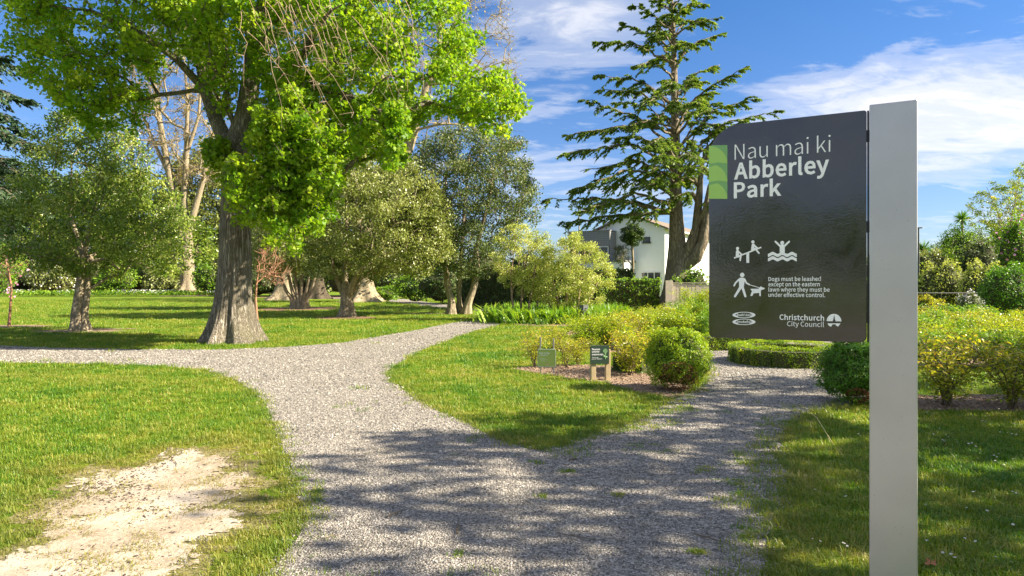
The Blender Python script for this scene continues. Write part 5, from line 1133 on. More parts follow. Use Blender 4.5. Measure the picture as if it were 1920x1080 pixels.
ROSES = [
 (1002,689,0.62,'d','sparse rose bush at the left end of the bed, left of the olive green notice'),
 (1062,690,0.50,'d','thin rose bush between the two green notices'),
 (1083,686,0.50,'b','golden rose bush just left of the dark green notice'),
 (1182,704,0.70,'b','orange tipped rose bush between the dark green notice and the sunlit box ball'),
 (1212,697,0.72,'a','yellow green rose bush against the left side of the sunlit box ball'),
 (1040,668,0.62,'d','sparse rose bush showing above the olive green notice'),
 (1098,657,0.72,'a','rose bush with dark lower leaves up behind the gap between the notices'),
 (1140,654,0.70,'c','rounded rose bush directly behind the dark green notice'),
 (1180,656,0.76,'b','gold tinged rose bush behind the dark notice, toward the box ball'),
 (1222,652,0.80,'a','rose bush peeping over the left shoulder of the sunlit box ball'),
 (1268,650,0.78,'c','rose bush directly behind the top of the sunlit box ball'),
 (1312,648,0.85,'e','green rose bush behind the right shoulder of the sunlit box ball'),
 (1122,634,0.62,'a','low rose bush in front of the lawn and hedge, behind the rear row'),
 (1168,630,0.72,'b','reddish tipped rose bush rising toward the hedge'),
 (1207,627,0.74,'c','spreading rose bush below the leaf covered hedge'),
 (1250,624,0.80,'a','tall rose bush in front of the timber fence post'),
 (1293,622,0.85,'c','tall rose bush in front of the pale fence palings'),
 (1330,622,0.95,'e','tall rose bush half hidden by the lower left corner of the sign board'),
 (1278,604,0.80,'e','rose bush leaning against the pale timber fence'),
 (1312,602,1.25,'a','rose bush against the fence beside the sign board'),
 (1368,640,0.95,'a','rose bush hidden mostly behind the dark sign board'),
 (1776,762,0.86,'b','golden open rose bush with forked grey base right of the silver post'),
 (1898,768,0.78,'b','golden rose bush with many grey stems in the lower right bed'),
 (1965,762,0.85,'a','rose bush leaning in at the right edge of the front bed'),
 (1745,692,0.64,'e','full green rose bush just right of the post in the long row'),
 (1800,688,0.67,'a','full rose bush in the middle of the long row at right'),
 (1858,690,0.64,'e','wide rose bush ahead of the short low hedge'),
 (1916,688,0.69,'a','rose bush at the right edge above the short low hedge'),
 (1975,690,0.69,'c','rose bush just past the right edge of the long row'),
 (1722,672,0.73,'a','rose bush beside the post in the second row'),
 (1772,670,0.77,'e','second row rose bush below the pale flowered shrub'),
 (1828,670,0.79,'a','second row rose bush below the black railing end'),
 (1882,670,0.75,'c','second row rose bush below the dark rounded shrub'),
 (1940,670,0.75,'a','second row rose bush at the right edge'),
 (1740,652,0.83,'e','third row rose bush by the post and light pole'),
 (1795,651,0.83,'b','golden third row rose bush in front of the railing'),
 (1850,651,0.83,'a','third row rose bush in front of the pale flowered shrub'),
 (1908,651,0.71,'c','third row rose bush in front of the dark rounded shrub'),
 (1735,636,0.87,'b','rearmost bronze rose bush beside the post'),
 (1785,634,0.87,'e','rearmost rose bush below the cabbage palm'),
 (1836,634,0.83,'e','rearmost green rose bush near the pale flowered shrub'),
 (1890,634,0.75,'a','rearmost rose bush at the right')]
for px, py, h, v, lab in ROSES:
    g = G(px, py); p = protos[v]
    o = p if v not in used else copy_tree(p); used.add(v)
    o.location = (g[0], g[1], 0); wd = RNG.uniform(1.15, 1.45) if h > .8 else RNG.uniform(1.2, 1.5); o.scale = (h*wd, h*wd, h); o.rotation_euler = (0, 0, RNG.uniform(0, 6.28)); o['label'] = lab

# strap leaved bed and ground cover under the pale shrubs
def poly_scatter(poly, n):
    P = np.array(poly); x0, y0 = P.min(0); x1, y1 = P.max(0); out = []
    while len(out) < n:
        X = RNG.uniform(x0, x1, n*2); Y = RNG.uniform(y0, y1, n*2); k = inside(poly, X, Y); out += list(zip(X[k], Y[k]))
    return np.array(out[:n])
L = world_pts(P_(928,607, 990,611, 1040,609, 1100,607, 1168,603, 1172,596, 1120,594, 1000,594, 940,597))
Q = poly_scatter(L, 420); Q = Q[~((np.abs(Q[:, 0]-3.07) < .42) & (Q[:, 1] < 29.9))]; n = len(Q); s = RNG.uniform(.75, 1.3, n); rot = np.zeros((n, 3)); rot[:, 2] = RNG.uniform(0, 6.28, n)
for i in range(n):
    if Q[i, 1] < 28.5: s[i] *= .55
tag(scatter('strap_leaf_bed', np.column_stack([Q, np.zeros(n)]), rot, np.stack([s, s, s], 1), [tuft_mesh('strap_clump_a', 16, .62, .12, .042, M['strap'], .7), tuft_mesh('strap_clump_b', 14, .55, .14, .038, M['strap'], .95)], M['strap']), 'bright green strap leaves edging the pale shrubs')
Q = poly_scatter(world_pts(P_(930,606, 1150,608, 1160,590, 940,592)), 500); Q = Q[~((np.abs(Q[:, 0]-3.07) < .6) & (Q[:, 1] < 30.0))]; n = len(Q); s = RNG.uniform(.5, 1.6, n); rot = np.zeros((n, 3)); rot[:, 2] = RNG.uniform(0, 6.28, n)
scatter('undergrowth', np.column_stack([Q, np.zeros(n)]), rot, np.stack([s*1.2, s*1.2, s], 1), [tuft_mesh('undergrowth_clump', 26, .55, .5, .05, M['fresh'], 1.0)], M['fresh'])
# weeds through the gravel
W_ = []
for (px, py, n, sx, sy) in ((1005,868,2,10,3),(1065,885,3,12,3),(1180,800,14,60,14),(1260,768,16,45,16),(1290,742,8,20,8),(1220,840,5,60,12),(1160,930,2,6,2),(1380,905,4,30,10),(1305,1037,3,12,4),(1440,960,8,18,30),(1400,1000,5,20,20),(590,930,8,25,20),(1490,800,14,20,16),(1480,860,14,25,12),(1400,870,5,30,6),(1016,931,2,4,2),(860,1040,1,3,3),(1320,880,4,40,10),(560,900,7,14,20)):
    for _ in range(n):
        for _k in range(4): W_.append(G(px+RNG.normal()*sx*.5+RNG.normal()*2, py+RNG.normal()*sy*.5+RNG.normal()))
W_ = np.array(W_); n = len(W_); s = RNG.uniform(.5, 1.1, n); rot = np.zeros((n, 3)); rot[:, 2] = RNG.uniform(0, 6.28, n)
scatter('gravel_weeds', np.column_stack([W_, np.full(n, .006)]), rot, np.stack([s, s, s*.7], 1), [tuft_mesh('weed_tuft', 12, .035, .05, .008, M['blade'], 1.3)], M['blade'])

# small bollard
Y0 = 29.4; g = place(1094, Y0); g.z = 0
o = empty('bollard', g, 'squat dark square bollard in the strap leaves at the foot of the pale shrubs', 'bollard', None, math.radians(38))
b = MB(); b.box(-.13,.13,-.13,.13,-.02,.74); bevel(b.obj('body', simple('dark_slate_paint', (.09,.095,.10), .6, 0, .2, 8), o), .012)
b = MB(); b.box(-.145,.145,-.145,.145,.742,.775); bevel(b.obj('cap', simple('slate_cap', (.05,.052,.055), .5), o), .008)
b = MB(); b.box(-.07,.07,-.134,-.1305,.50,.66); b.obj('louvre', M['black'], o)

# daisies, fallen leaf, twigs, straw
dm = MB()
for k in range(11):
    a = k/11*6.283; c, s_ = math.cos(a), math.sin(a); p = np.array([[.1,-.05,0],[.5,-.10,.06],[.62,0,.07],[.5,.10,.06],[.1,.05,0]])
    dm.add(np.stack([p[:,0]*c-p[:,1]*s_, p[:,0]*s_+p[:,1]*c, p[:,2]+1.0], 1), [list(range(5))], 0)
dm.add([(.17*math.cos(t), .17*math.sin(t), 1.08) for t in np.arange(8)/8*6.283], [list(range(8))], 1)
dm.tube([(0,0,-.6),(.05,0,.3),(0,0,1.0)], [.05,.04,.04], 4, 2)
dme = dm.mesh('daisy', [M['white_fl'], simple('daisy_yellow', (.60,.42,.03), .7), M['fresh']])
DZ = [(1542,787),(1605,782),(1611,786),(1590,768),(1609,822),(1615,824),(1650,826),(1530,931),(1588,943),(1542,1016),(1526,1023),(1580,1035),(1589,1037),(1536,1029),(1762,773),(1786,779),(1797,785),(1854,786),(1901,800),(1912,801),(1839,793),(1842,796),(1849,798),(1760,809),(1750,821),(1774,822),(1779,826),(1785,829),(1770,835),(1796,838),(1816,840),(1828,845),(1822,838),(1883,817),(1890,818),(1897,821),(1876,818),(1908,823),(1765,833),(1769,834),(1863,862),(1869,865),(1873,860),(1866,872),(1728,868),(1733,870),(1900,870),(1864,858),(1858,863),(1752,915),(1764,920),(1900,933),(1905,934),(1736,958),(1816,965),(1849,970),(1899,996),(1785,1054),(1783,1050),(1853,1034),(1832,1028),(1807,1022),(1867,1059),(1792,1062),(1768,1050),(1910,984),(1741,1028),(1826,933),(1751,760),(1738,778),(1872,772),
      (905,802),(1008,801),(978,797),(1000,838),(1062,850),(940,735),(870,690),(1000,700),(1110,760),(800,700),(690,640),(640,690)]
for i, (px, py) in enumerate(DZ[:72]):
    o = bpy.data.objects.new('daisy', dme); COL.objects.link(o); g = G(px, py+3); r = .0155*RNG.uniform(.75, 1.3)
    o.location = (g[0], g[1], .036); o.scale = (r, r, r*1.4); o.rotation_euler = (RNG.uniform(-.5, .3), RNG.uniform(-.4, .4), RNG.uniform(0, 6.28))
    tag(o, 'tiny white daisy in the shaded lawn right of the silver post' if px > 1700 else ('tiny white daisy in the grass between gravel and silver post' if px > 1400 else 'tiny white daisy on the sunlit lawn wedge'), 'daisy', 'daisies in the lawn')
def curled_leaf(name, px, py, size, mat, label, seed):
    b = MB(); n = 9; V = []
    for j in range(n):
        for i in range(n):
            u, v = i/(n-1)*2-1, j/(n-1)*2-1; w = max(.03, (1-abs(u)**1.3))*(.55+.3*math.sin(u*7+seed)); y = v*w
            V.append((u, y, .22*y*y+.18*mnoise.noise(Vector((u*2, y*2, seed)))+.12))
    b.add(np.array(V), [(j*n+i, j*n+i+1, (j+1)*n+i+1, (j+1)*n+i) for j in range(n-1) for i in range(n-1)])
    o = b.obj(name, mat, None, True); g = G(px, py); o.location = (g[0], g[1], .03); o.scale = (size,)*3; o.rotation_euler = (.2, -.15, seed); tag(o, label, 'leaf')
lf = simple('dry_leaf_brown', (.30,.10,.035), .7, 0, .35, 6)
curled_leaf('fallen_leaf', 1745, 1066, .045, lf, 'curled rust brown dead leaf on the grass at the foot of the silver post', .4)
curled_leaf('fallen_leaf', 1771, 839, .03, lf, 'small brown dead leaf on the lawn among daisies right of the post', 1.9)
curled_leaf('fallen_leaf', 1446, 790, .03, simple('straw_leaf', (.45,.33,.12), .7), 'tan dead leaf on the gravel edge left of the shaded box ball', 2.9)
def twig(px0, py0, px1, py1, lab, r=.004, name='fallen_twig', mat='cane', lift=.0):
    a, c = G(px0, py0), G(px1, py1); p = []
    for k in range(6):
        f = k/5; p.append((a[0]+(c[0]-a[0])*f+RNG.normal()*.006, a[1]+(c[1]-a[1])*f+RNG.normal()*.010, .014+lift*f+abs(RNG.normal())*.003))
    b = MB(); b.tube(p, [r, r, r*.9, r*.8, r*.7, r*.5], 5)
    q = np.array(p[2]); b.tube([q, q+np.array([.03, .03, .006])], [r*.6, r*.3], 4)
    o = b.obj(name, M[mat]); tag(o, lab, 'twig')
twig(724,972, 756,960, 'short forked brown twig lying on the shaded gravel at lower left', .005)
twig(856,1004, 862,985, 'reddish brown twig pointing away on the pale strip of gravel', .006)
twig(1046,1004, 1120,1018, 'long thin grey twig flat on the shaded gravel', .003)
twig(1306,1008, 1360,1020, 'bent dark twig on the gravel beside the right lawn', .004)
twig(600,1014, 640,1006, 'thin straight twig on shaded gravel beside the left lawn', .003)
twig(1067,865, 1085,863, 'stubby dark stick just below the tip of the lawn wedge', .008)
twig(320,858, 332,876, 'small dark twig on the bare sandy patch', .004)
twig(190,905, 196,914, 'tiny dark twig at the upper edge of the sandy patch', .003)
a, c = W(1500, 762, 8.2), W(1563, 838, 6.6); a.z = max(.18, a.z); b = MB(); mid_ = (a+c)/2+Vector((0.02, 0, .06))
b.tube([Vector((G(1563,838)[0], G(1563,838)[1], .02)), mid_, a], [.004,.0035,.002], 4); o = b.obj('dry_grass_stalk', simple('straw', (.55,.44,.20), .7)); tag(o, 'long pale straw stalk leaning over the gravel edge by the shaded box ball', 'grass stalk')

# leaf litter on the gravel and grass
n = 1100; X, Y = wedge(3.4, 16, 4.5, .78); n = len(X); L5 = MB(); XX, YY, ZZ = frames(n, 2.5)
L5.shape_copies(np.stack([X, Y, RNG.uniform(.014, .03, n)], 1), XX, YY, ZZ, RNG.uniform(.008, .028, n), LEAF_OVAL, 0, RNG.uniform(0, 1, n)); L5.obj('leaf_litter', M['litter'], None, False, 'stuff')
# ------------------------------------------------------------------ hedge and fence
def bgshrub(px, ytop, hw, Y, leaf, label, n=2600, ls=None, name='shrub', cat='shrub', flower=None, lump=.25, ry=None, **kw):
    g = place(px, Y); H = EYE+(HZ-ytop)/F*Y; r = hw*Y/F
    return shrub(name, label, (g.x, Y), (r, ry or r*.8, H/2), n, leaf, ls or max(.07, Y*.0034), LEAF_QUAD, cat, None, True, lump, kw.pop('stems', 0), .3, flower)
a, c = G(1128, 584), G(1250, 585)
hedge('leafy_hedge', 'tall leafy green hedge between the pale shrubs and the timber fence post', [(a[0]-.8, 43.4), (c[0]-.2, 43.2)], 1.0, 2.02, 'fresh', .15, 130, wob=.22)
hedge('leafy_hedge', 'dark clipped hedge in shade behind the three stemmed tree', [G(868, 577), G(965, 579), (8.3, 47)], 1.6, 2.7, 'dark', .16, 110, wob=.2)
fm = simple('pale_weathered_fence', (.54,.48,.37), .85, 0, .2, 5, .3)
Yf = 41.6; g = place(1255, Yf); g.z = 0
fo = empty('timber_fence', g, 'pale weathered timber fence with a thick end post right of the leafy hedge', 'fence')
b = MB(); b.box(-.24,.20,-.05,.05,-.02,1.92); bevel(b.obj('post', fm, fo), .01)
for i in range(13):
    x0 = .23+i*.235; b = MB(); h = 1.74+RNG.uniform(-.02, .02)-.01*i; b.box(x0, x0+.215, .12+RNG.uniform(0, .012), .145, -.02, h); b.obj('paling', fm, fo)
for z in (.45, 1.45):
    b = MB(); b.box(.2, 3.4, .146, .20, z-.05, z+.05); b.obj('rail', fm, fo)
b = MB(); b.box(.2, 3.3, .09, .175, 1.76, 1.80); b.obj('capping', fm, fo)
bgshrub(1300, 505, 36, 43.2, 'fresh', 'glossy green shrub spilling over the top of the timber fence', 1800, .15)
bgshrub(1268, 520, 16, 42.6, 'fresh', 'small vine clump over the timber fence post', 500, .12)

hedge('leafy_hedge', 'long green hedge running on from the timber fence behind the sign board', [(14.6, 42.5), (20, 42), (27, 40)], 1.2, 2.0, 'fresh', .16, 60, wob=.25)
for px_, yt_, hw_, lf_, lb_ in ((1390, 470, 55, 'fresh', 'green shrub behind the left half of the sign board'), (1480, 455, 60, 'dark', 'dark shrub behind the middle of the sign board'), (1570, 465, 60, 'olive', 'olive shrub behind the right half of the sign board'), (1665, 460, 60, 'fresh', 'green shrub behind the silver sign post')):
    bgshrub(px_, yt_, hw_, 47, lf_, lb_, 1500, .2)
# ------------------------------------------------------------------ white house
HA = Vector((7.51, 61.2, 0)); HR = math.atan2(-.51, .863)
ho = empty('house', HA, 'white rendered two storey house with gable roof and a grey boarded upper bay', 'house', None, HR)
wm = simple('white_render', (.84,.85,.87), .8, 0, .04, 2); rm = simple('brown_grey_roof', (.16,.125,.10), .8, 0, .15, 3); cm = simple('grey_cladding', (.22,.22,.225), .6, 0, .1, 5); gm = simple('window_glass', (.03,.035,.04), .08); fw = simple('white_window_frame', (.75,.76,.76), .5); dm_ = simple('dark_fascia', (.05,.05,.055), .6)
WD, DP_, EH, AH = 6.36, 17.0, 6.5, 7.75
b = MB(); b.add_faces([(0,0,0),(WD,0,0),(WD,0,EH),(WD/2,0,AH),(0,0,EH),(0,DP_,0),(WD,DP_,0),(WD,DP_,EH),(WD/2,DP_,AH),(0,DP_,EH)], [(0,1,2,3,4),(9,8,7,6,5),(1,6,7,2),(5,0,4,9)]); b.obj('wall', wm, ho)
for sgn, nm in ((-1, 'l'), (1, 'r')):
    b = MB(); ex = WD/2+sgn*(WD/2+.38); ez = EH-.38*(AH-EH)/(WD/2); t_ = .14
    V = [(WD/2,-.35,AH+.01),(ex,-.35,ez+.01),(ex,DP_+.3,ez+.01),(WD/2,DP_+.3,AH+.01)]; V2 = [(x,y,z+t_) for x,y,z in V]
    b.add_faces(V+V2, [(0,1,2,3),(7,6,5,4),(0,4,5,1),(1,5,6,2),(2,6,7,3)]); rf = b.obj('roof', rm, ho)
    b = MB()
    for k in range(1, 11):
        f = k/11; xx = WD/2+(ex-WD/2)*f; zz = AH+(ez-AH)*f+t_; b.box(xx-.02, xx+.02, -.33, DP_+.28, zz-.01, zz+.045)
    b.obj('tile_course', rm, rf)['kind'] = 'stuff'
    b = MB(); b.box(min(ex, ex+sgn*.1), max(ex, ex+sgn*.1), -.35, DP_+.3, ez-.02, ez+.12); b.obj('gutter', simple('pale_gutter', (.5,.5,.48), .5), ho)
def window(par, x0, x1, z0, z1, y, div=1, frame=fw):
    b = MB(); w = .06
    b.box(x0,x1,y-.05,y+.02,z0,z0+w); b.box(x0,x1,y-.05,y+.02,z1-w,z1); b.box(x0,x0+w,y-.05,y+.02,z0+w,z1-w); b.box(x1-w,x1,y-.05,y+.02,z0+w,z1-w)
    for k in range(1, div): xx = x0+(x1-x0)*k/div; b.box(xx-.025,xx+.025,y-.05,y+.02,z0+w,z1-w)
    wo = b.obj('window', frame, par)
    for k in range(div):
        xa = x0+(x1-x0)*k/div+w; xb = x0+(x1-x0)*(k+1)/div-w; b = MB(); b.box(xa,xb,y-.025,y-.012,z0+w,z1-w); b.obj('pane', gm, wo)
    return wo
window(ho, 4.42, 5.06, 5.36, 5.80, -.012, 1, dm_); window(ho, 4.27, 6.02, 1.0, 2.80, -.012, 3)
b = MB(); b.box(4.3, 5.15, -.12, -.001, 5.26, 5.33); b.obj('sill', dm_, ho)
# grey boarded bay and low white wing
b = MB(); b.box(-2.0, 1.93, -1.49, -.003, 3.78, 6.36); b.obj('bay', dm_, ho)
for i in range(8):
    z0 = 5.05+i*.165 if i < 8 else 0
    b = MB(); b.add([(-2.0,-1.52,z0),(1.95,-1.52,z0),(1.95,-1.495,z0),(-2.0,-1.495,z0),(-2.0,-1.50,z0+.15),(1.95,-1.50,z0+.15),(1.95,-1.492,z0+.15),(-2.0,-1.492,z0+.15)], [(3,2,1,0),(4,5,6,7),(0,1,5,4),(1,2,6,5),(3,0,4,7)]); b.obj('weatherboard', cm, ho)
for i in range(15):
    z0 = 3.86+i*.165; b = MB(); b.add([(1.935,-1.49,z0),(1.97,-1.49,z0),(1.97,-.01,z0),(1.935,-.01,z0),(1.935,-1.49,z0+.15),(1.95,-1.49,z0+.15),(1.95,-.01,z0+.15),(1.935,-.01,z0+.15)], [(3,2,1,0),(4,5,6,7),(0,1,5,4),(1,2,6,5),(2,3,7,6)]); b.obj('weatherboard', cm, ho)
b = MB(); b.box(-2.05, 2.0, -1.56, -.0, 6.365, 6.44); b.obj('capping', cm, ho)
b = MB(); b.box(-2.02, 1.90, -1.51, -1.492, 3.80, 4.10); b.obj('fascia', cm, ho)
window(ho, .3, 1.85, 4.15, 5.02, -1.50, 2); window(ho, -1.9, .1, 4.15, 5.02, -1.50, 2)
b = MB(); b.box(-3.0, 3.69, -2.5, -.004, 0, 3.62); b.obj('porch_wall', wm, ho)
b = MB(); b.box(-3.1, 3.79, -2.6, -.003, 3.625, 3.76); b.obj('porch_roof', cm, ho)
window(ho, 2.45, 3.2, .9, 2.75, -2.512, 1)
b = MB(); b.box(WD+.002, WD+.05, 9.0, 9.1, 0, EH-.1); b.obj('downpipe', simple('grey_pipe', (.4,.4,.4), .5), ho)
b = MB(); b.box(-1.2,-1.0,-1.62,-1.56,6.1,6.25); b.obj('floodlight', fw, ho)
window(ho, 0, 0.01, 0, .01, -.02) if False else None

# round headed topiary by the house
Y0 = 54.0; g = place(1185, Y0); g.z = 0
T = ell_points(W(1184, 440, Y0), (.92, .9, .9), 150, .3); T2 = ell_points(W(1166, 478, Y0), (.7, .6, .9), 40, .2)
tree('topiary_tree', 'round headed small tree on a slim bare stem against the white gable wall', (g.x, g.y), [([g, W(1186,520,Y0), W(1187,490,Y0), W(1185,460,Y0), W(1184,450,Y0)], [.12,.10,.09,.09,.07])], [(L_(Y0, 1187,500, 1175,485, 1168,470), [.06,.04,.02])], T, 'dark', 'bark2', per=45, crad=.22, lsize=.13, flare=.02, sides=8, r0=.008, tw=1, twl=.2)
tree('young_tree', 'wispy dark small tree between the grey bay and the round headed topiary', (g.x-.7, g.y+.3), [([Vector((g.x-.7, g.y+.3, 0)), W(1170,510,Y0), W(1167,485,Y0)], [.07,.05,.04])], [], T2, 'dark', 'bark2', per=14, crad=.3, lsize=.14, flare=.02, sides=8, r0=.012, tw=5, twl=.5)

# ------------------------------------------------------------------ light poles
def pole(px, ytop, Y, label, arm=.22, col=(.30,.29,.27)):
    g = place(px, Y); H = EYE+(HZ-ytop)/F*Y; o = empty('light_pole', (g.x, Y, 0), label, 'light pole')
    m = simple('pole_grey', col, .5, .3, .1, 5); b = MB(); b.tube([(0,0,-.02),(0,0,H*.5),(0,0,H-.08)], [.085,.07,.05], 12); b.obj('column', m, o, True)
    b = MB(); b.box(-arm*1.6, arm*.8, -.10, .10, H-.078, H); bevel(b.obj('lamp_head', m, o), .02); return o
pole(1086, 387, 52.0, 'slim grey light pole with flat head standing left of the cedar above the pale shrubs', .24)
pole(1722, 426, 45.0, 'thin dark light pole with small cross head just right of the sign post', .28, (.06,.06,.06))

# ------------------------------------------------------------------ right background
def cabbage(px, py, Y, label, R=.8, n=110, stem=True):
    g = place(px, Y); g.z = 0; o = empty('cabbage_palm', g, label, 'palm'); top = W(px, py, Y)-g
    b = MB(); b.tube([(0,0,-.02), (.05,0,top.z*.5), tuple(top)], [.14,.11,.09], 8); b.obj('trunk', M['bark2'], o, True)
    D = unit(rand_unit(n)+np.array([0,0,.35])); Z = unit(np.cross(D, rand_unit(n))); Yv = np.cross(Z, D); b = MB()
    b.shape_copies(np.array(top)+D*R*.5, D, Yv, Z, R*RNG.uniform(.75, 1.1, n), [(-.5,-.03,0),(0,-.042,.0),(.5,0,-.03),(0,.042,0),(-.5,.03,0)], 0, RNG.uniform(0, 1, n)); b.obj('sword_leaves', M['strap'], o, False, 'stuff')
cabbage(1804, 410, 54, 'cabbage palm with one spiky round head above the right shrubs')
cabbage(1731, 468, 55, 'shorter cabbage palm next to the thin dark light pole', .9)
cabbage(1868, 440, 56, 'cabbage palm half buried in the budding tree at right', 1.0)
bgshrub(1745, 462, 40, 47, 'olive', 'grey olive shrub behind the light pole at right', 2600, .16)
bgshrub(1795, 432, 44, 50, 'fresh', 'tall mixed green shrub below the spiky cabbage palm', 3200, .16)
bgshrub(1838, 440, 42, 46, 'blueg', 'blue green shrub in the middle of the right shrubbery', 2800, .16)
bgshrub(1880, 425, 48, 49, 'fresh', 'bright green shrub under the budding tree', 3000, .16)
bgshrub(1905, 410, 36, 40, 'fresh', 'tall camellia like shrub with pink flowers at the right edge', 4200, .14, flower=('pink_fl', .02, .16))
bgshrub(1960, 400, 50, 42, 'dark', 'tall dark shrub just beyond the right edge', 2500, .16)
bgshrub(1768, 490, 48, 40, 'pale', 'pale leaved thicket behind the black railing', 3000, .13)
bgshrub(1840, 490, 42, 38, 'pale', 'cream flecked shrub behind the black railing on the right', 2600, .13)
bgshrub(1888, 498, 52, 27.5, 'boxd', 'large rounded dark green shrub above the roses at the right edge', 7000, .085, lump=.15)
bgshrub(1816, 548, 26, 26.5, 'blueg', 'low grey shrub covered in white flower spikes beyond the roses', 2200, .07, flower=('white_fl', .20, .05))
bgshrub(1745, 556, 30, 27, 'rosey', 'bronze leaved low shrub beyond the roses next to the post', 2200, .08)
Y0 = 49.0; g = place(1790, Y0); g.z = 0
tree('leafy_tree', 'airy mid green tree with leaning stems behind the black railing', (g.x, g.y), [([g, W(1793,520,Y0), W(1800,490,Y0)], [.16,.12,.09]), ([g+Vector((.5,0,0)), W(1812,520,Y0), W(1825,480,Y0)], [.14,.1,.07])], [], poly_points([(1728,520),(1735,478),(1765,455),(1790,430),(1822,425),(1850,450),(1862,520),(1800,545)], Y0, 2.2, 210), 'fresh', 'bark2', per=40, crad=.5, lsize=.15, flare=.05, sides=10, r0=.01, tw=2, twl=.4)
Y0 = 52.0; g = place(1880, Y0); g.z = 0
tree('leafy_tree', 'taller yellow green tree filling the right edge behind the camellia like shrub', (g.x, g.y), [([g, W(1880,520,Y0), W(1884,470,Y0)], [.18,.14,.1])], [], poly_points([(1835,500),(1840,440),(1862,410),(1890,385),(1930,360),(1980,380),(1990,520),(1880,540)], Y0, 2.4, 240), 'olive', 'bark2', per=42, crad=.55, lsize=.16, flare=.05, sides=10, r0=.01, tw=2, twl=.4)
Y0 = 50.0; g = place(1900, Y0); g.z = 0
tree('budding_tree', 'upright young tree with golden unfolding leaves at the upper right edge', (g.x, g.y), [([g, W(1898,500,Y0), W(1895,460,Y0), W(1893,430,Y0)], [.12,.10,.08,.06])], [(L_(Y0, 1893,440, 1870,400, 1850,350), [.05,.03,.015]), (L_(Y0, 1893,430, 1905,370, 1915,310), [.05,.03,.015])],
     poly_points([(1815,405),(1832,365),(1868,340),(1893,345),(1905,310),(1960,290),(2000,400),(1960,470),(1880,450),(1830,430)], Y0, 2.0, 290), 'rose', 'twig', per=40, crad=.32, lsize=.14, flare=.02, sides=8, r0=.007, tw=2, twl=.35, step=.5, tmpl=LEAF_OVAL)
ro = empty('railing', (*G(1715, 590), 0), 'black metal railing crossing behind the low grey flowering shrub', 'railing')
x0 = place(1700, 36).x; x1 = place(1880, 36).x; ro.location = (x0, 36, 0)
b = MB(); b.tube([(0,0,1.22),(x1-x0,0,1.22)], .03, 6); b.obj('top_rail', M['black'], ro)
b = MB(); b.tube([(0,0,.25),(x1-x0,0,.25)], .025, 6); b.obj('bottom_rail', M['black'], ro)
k = 0
while k*.9 < x1-x0:
    b = MB(); b.tube([(k*.9,0,-.02),(k*.9,0,1.18)], .028, 6); b.obj('post', M['black'], ro); k += 1

# ------------------------------------------------------------------ left and middle background planting
bgshrub(780, 515, 45, 66, 'fresh', 'bright green shrub lit by the sun where the far path bends', 3600, .2)
bgshrub(722, 537, 28, 70, 'fresh', 'low clipped green shrub at the far end of the path', 1800, .2)
bgshrub(735, 500, 50, 84, 'dark', 'dark shrub behind the far end of the path', 2600, .3)
bgshrub(830, 500, 50, 60, 'dark', 'dark evergreen shrub behind the three stemmed tree', 2600, .24)
bgshrub(900, 470, 60, 62, 'dark', 'tall dark evergreen mass behind the clipped hedge', 2800, .24)
bgshrub(985, 470, 45, 60, 'dark', 'dark shrub seen between the stems of the pale shrubs', 2200, .24)
bgshrub(1060, 490, 50, 58, 'dark', 'dark shrub behind the broad cream and green shrub', 2200, .24)
bgshrub(660, 480, 60, 100, 'dark', 'dark mass of foliage behind the four stemmed evergreen', 3200, .36)
bgshrub(560, 490, 60, 102, 'dark', 'dark thicket behind the six stemmed evergreen', 3000, .36)
bgshrub(485, 500, 45, 100, 'dark', 'dark thicket just right of the largest trunk', 2600, .36)
bgshrub(430, 470, 40, 118, 'olive', 'olive shrub showing left of the largest trunk', 2600, .4)
bgshrub(388, 490, 26, 116, 'fresh', 'green shrub between the fluted trunk and the largest trunk', 1800, .38)
bgshrub(215, 500, 38, 122, 'fresh', 'lush green shrub on the far border behind the twin stemmed tree', 2600, .4)
bgshrub(262, 478, 46, 128, 'dark', 'dark shrub on the far border left of the fluted trunk', 2800, .42)
bgshrub(300, 505, 30, 120, 'olive', 'olive coloured shrub at the foot of the far border', 2000, .38)
bgshrub(150, 470, 50, 130, 'dark', 'dark shrub on the far border behind the lone lawn tree', 2800, .42)
bgshrub(95, 490, 44, 124, 'olive', 'grey leaved shrub on the far border at left', 2600, .4, flower=('white_fl', .08, .3))
bgshrub(40, 470, 50, 128, 'dark', 'dark shrub at the far left of the border', 2800, .42)
bgshrub(-20, 455, 50, 60, 'fresh', 'shrub with pink blossom at the left edge of the lawn', 3000, .2, flower=('pink_fl', .05, .22))
bgshrub(-90, 440, 60, 70, 'dark', 'dark shrub beyond the left edge of the lawn', 2600, .25)
YB = 140.0
def bgtree(px, poly, leaf, label, n=420, per=58, Y=YB, ls=.70, cr=2.4):
    old_tree(px, Y, .8, poly, leaf, label, n, per, ls, cr, 8, .8, 'barkd', None, 'background_tree', 1, 1.6, .03)
bgtree(60, [(-60,380),(-20,330),(40,310),(110,330),(140,420),(130,520),(-50,530)], 'dark', 'dark spreading tree behind the far left border')
bgtree(190, [(110,400),(150,330),(210,310),(270,350),(290,520),(120,520)], 'oak', 'leafy background tree behind the twin stemmed lawn tree')
bgtree(395, [(270,440),(300,350),(350,300),(400,260),(450,270),(480,400),(470,520),(300,520)], 'olive', 'pale olive background tree behind the fluted bare trunk', 560)
bgtree(500, [(450,430),(480,320),(540,300),(600,340),(620,520),(450,520)], 'dark', 'dark background tree right of the largest trunk')
bgtree(760, [(660,430),(700,330),(780,330),(850,420),(850,530),(650,530)], 'dark', 'dark background tree beyond the far path', 420, 58, 110)
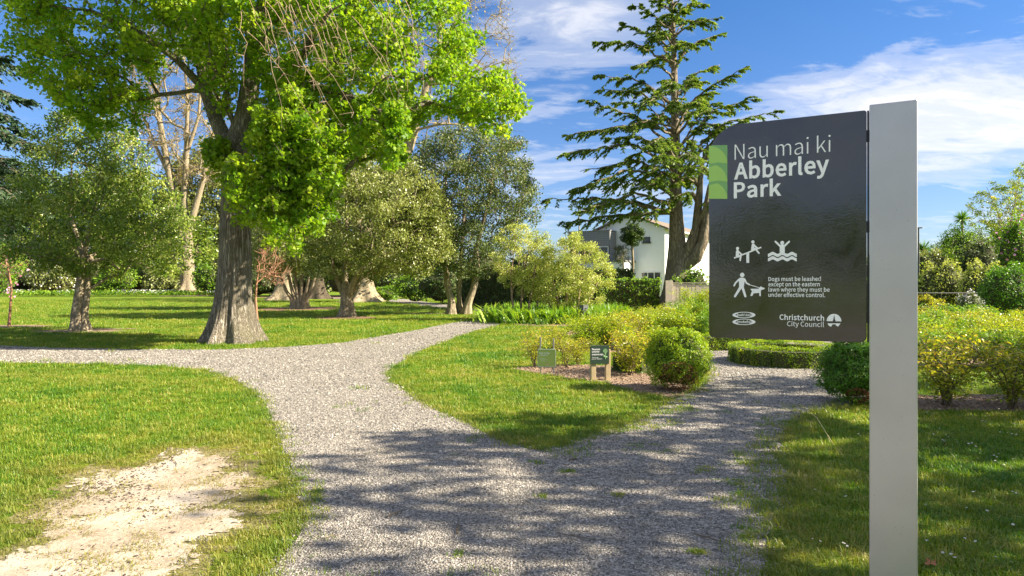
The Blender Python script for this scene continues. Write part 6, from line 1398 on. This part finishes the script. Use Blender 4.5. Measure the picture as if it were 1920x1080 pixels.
# continuous far belt of trees closing the view
b = MB(); n = 26000; ang = RNG.uniform(-1.35, 1.35, n); Rr = RNG.uniform(175, 200, n); X = np.sin(ang)*Rr; Yv = np.cos(ang)*Rr
top = np.array([5.5+3.5*mnoise.noise(Vector((a*14, 0, 0)))+2.5*mnoise.noise(Vector((a*45, 3, 0))) for a in ang]); Z = RNG.uniform(0, 1, n)**.8*top
XX, YY, ZZ = frames(n, .3); b.shape_copies(np.stack([X, Yv, Z], 1), XX, YY, ZZ, 1.3*RNG.uniform(.6, 1.3, n), LEAF_QUAD, 0, RNG.uniform(0, .8, n)); o = b.obj('distant_woodland', M['olive'], None, False, 'stuff')
# low flowering border at the back of the lawn
b = MB(); n = 9000; px = RNG.uniform(-200, 425, n); Yv = RNG.uniform(113, 121, n); X = (px-960)/F*Yv; H = .45+.5*RNG.uniform(0, 1, n)
P = np.stack([X, Yv, RNG.uniform(0, 1, n)*H], 1); XX, YY, ZZ = frames(n, .6); fl = RNG.uniform(0, 1, n) < .22
cl = np.array([mnoise.noise(Vector((x*.12, 0, 5))) > -.05 for x in X]); fl &= cl
b.shape_copies(P[~fl], XX[~fl], YY[~fl], ZZ[~fl], .38, LEAF_QUAD, 0, RNG.uniform(0, 1, (~fl).sum())); P[fl, 2] = H[fl]; b.shape_copies(P[fl], XX[fl], YY[fl], ZZ[fl], .30, LEAF_QUAD, 1, RNG.uniform(0, 1, fl.sum()))
b.obj('flower_border', [M['fresh'], M['white_fl']], None, False, 'stuff')

# ------------------------------------------------------------------ trees outside the frame whose shade and reflection the photograph shows
def shade_tree(x, y, h, r, n, label, leaf='maple', per=34, ls=.20, cr=.5):
    g = Vector((x, y, 0)); tree('broadleaf_tree', label, (x, y), [([g, g+Vector((.05,0,1.2)), g+Vector((0,.05,h-r[2]*.8))], [.30,.22,.18])], [([g+Vector((0,0,h-r[2]*.8)), g+Vector((.2,0,h)), g+Vector((.1,.1,h+r[2]*.6))], [.16,.12,.05])],
         ell_points((x, y, h), r, n, .25), leaf, 'bark2', per=per, crad=cr, lsize=ls, tmpl=LEAF_QUAD if leaf != 'maple' else LEAF_MAPLE, flare=.12, sides=16, tw=1)
shade_tree(12.4, 4.5, 6.0, (3.3, 3.6, 2.7), 175, 'tree just outside the right edge whose crown shades the sign and near gravel')
shade_tree(14.6, 8.5, 5.5, (2.9, 2.6, 2.3), 75, 'second tree outside the right edge shading the grass beside the box ball')
shade_tree(-21, -38, 4.2, (4, 4, 2.6), 160, 'evergreen tree behind the viewpoint on the left', 'oak', 60, .25, .9)
shade_tree(-31, -40, 5.0, (5, 4, 3.0), 180, 'larger evergreen tree behind the viewpoint, farther left', 'oak', 60, .25, .9)
shade_tree(-12, -46, 4.6, (4, 4, 2.8), 160, 'evergreen tree behind the viewpoint near the path', 'oak', 60, .25, .9)

print('triangles', sum(sum(len(p.vertices)-2 for p in o.data.polygons) if False else len(o.data.loops)-2*len(o.data.polygons) for o in {o.data.name: o for o in COL.objects if o.type == 'MESH'}.values()))
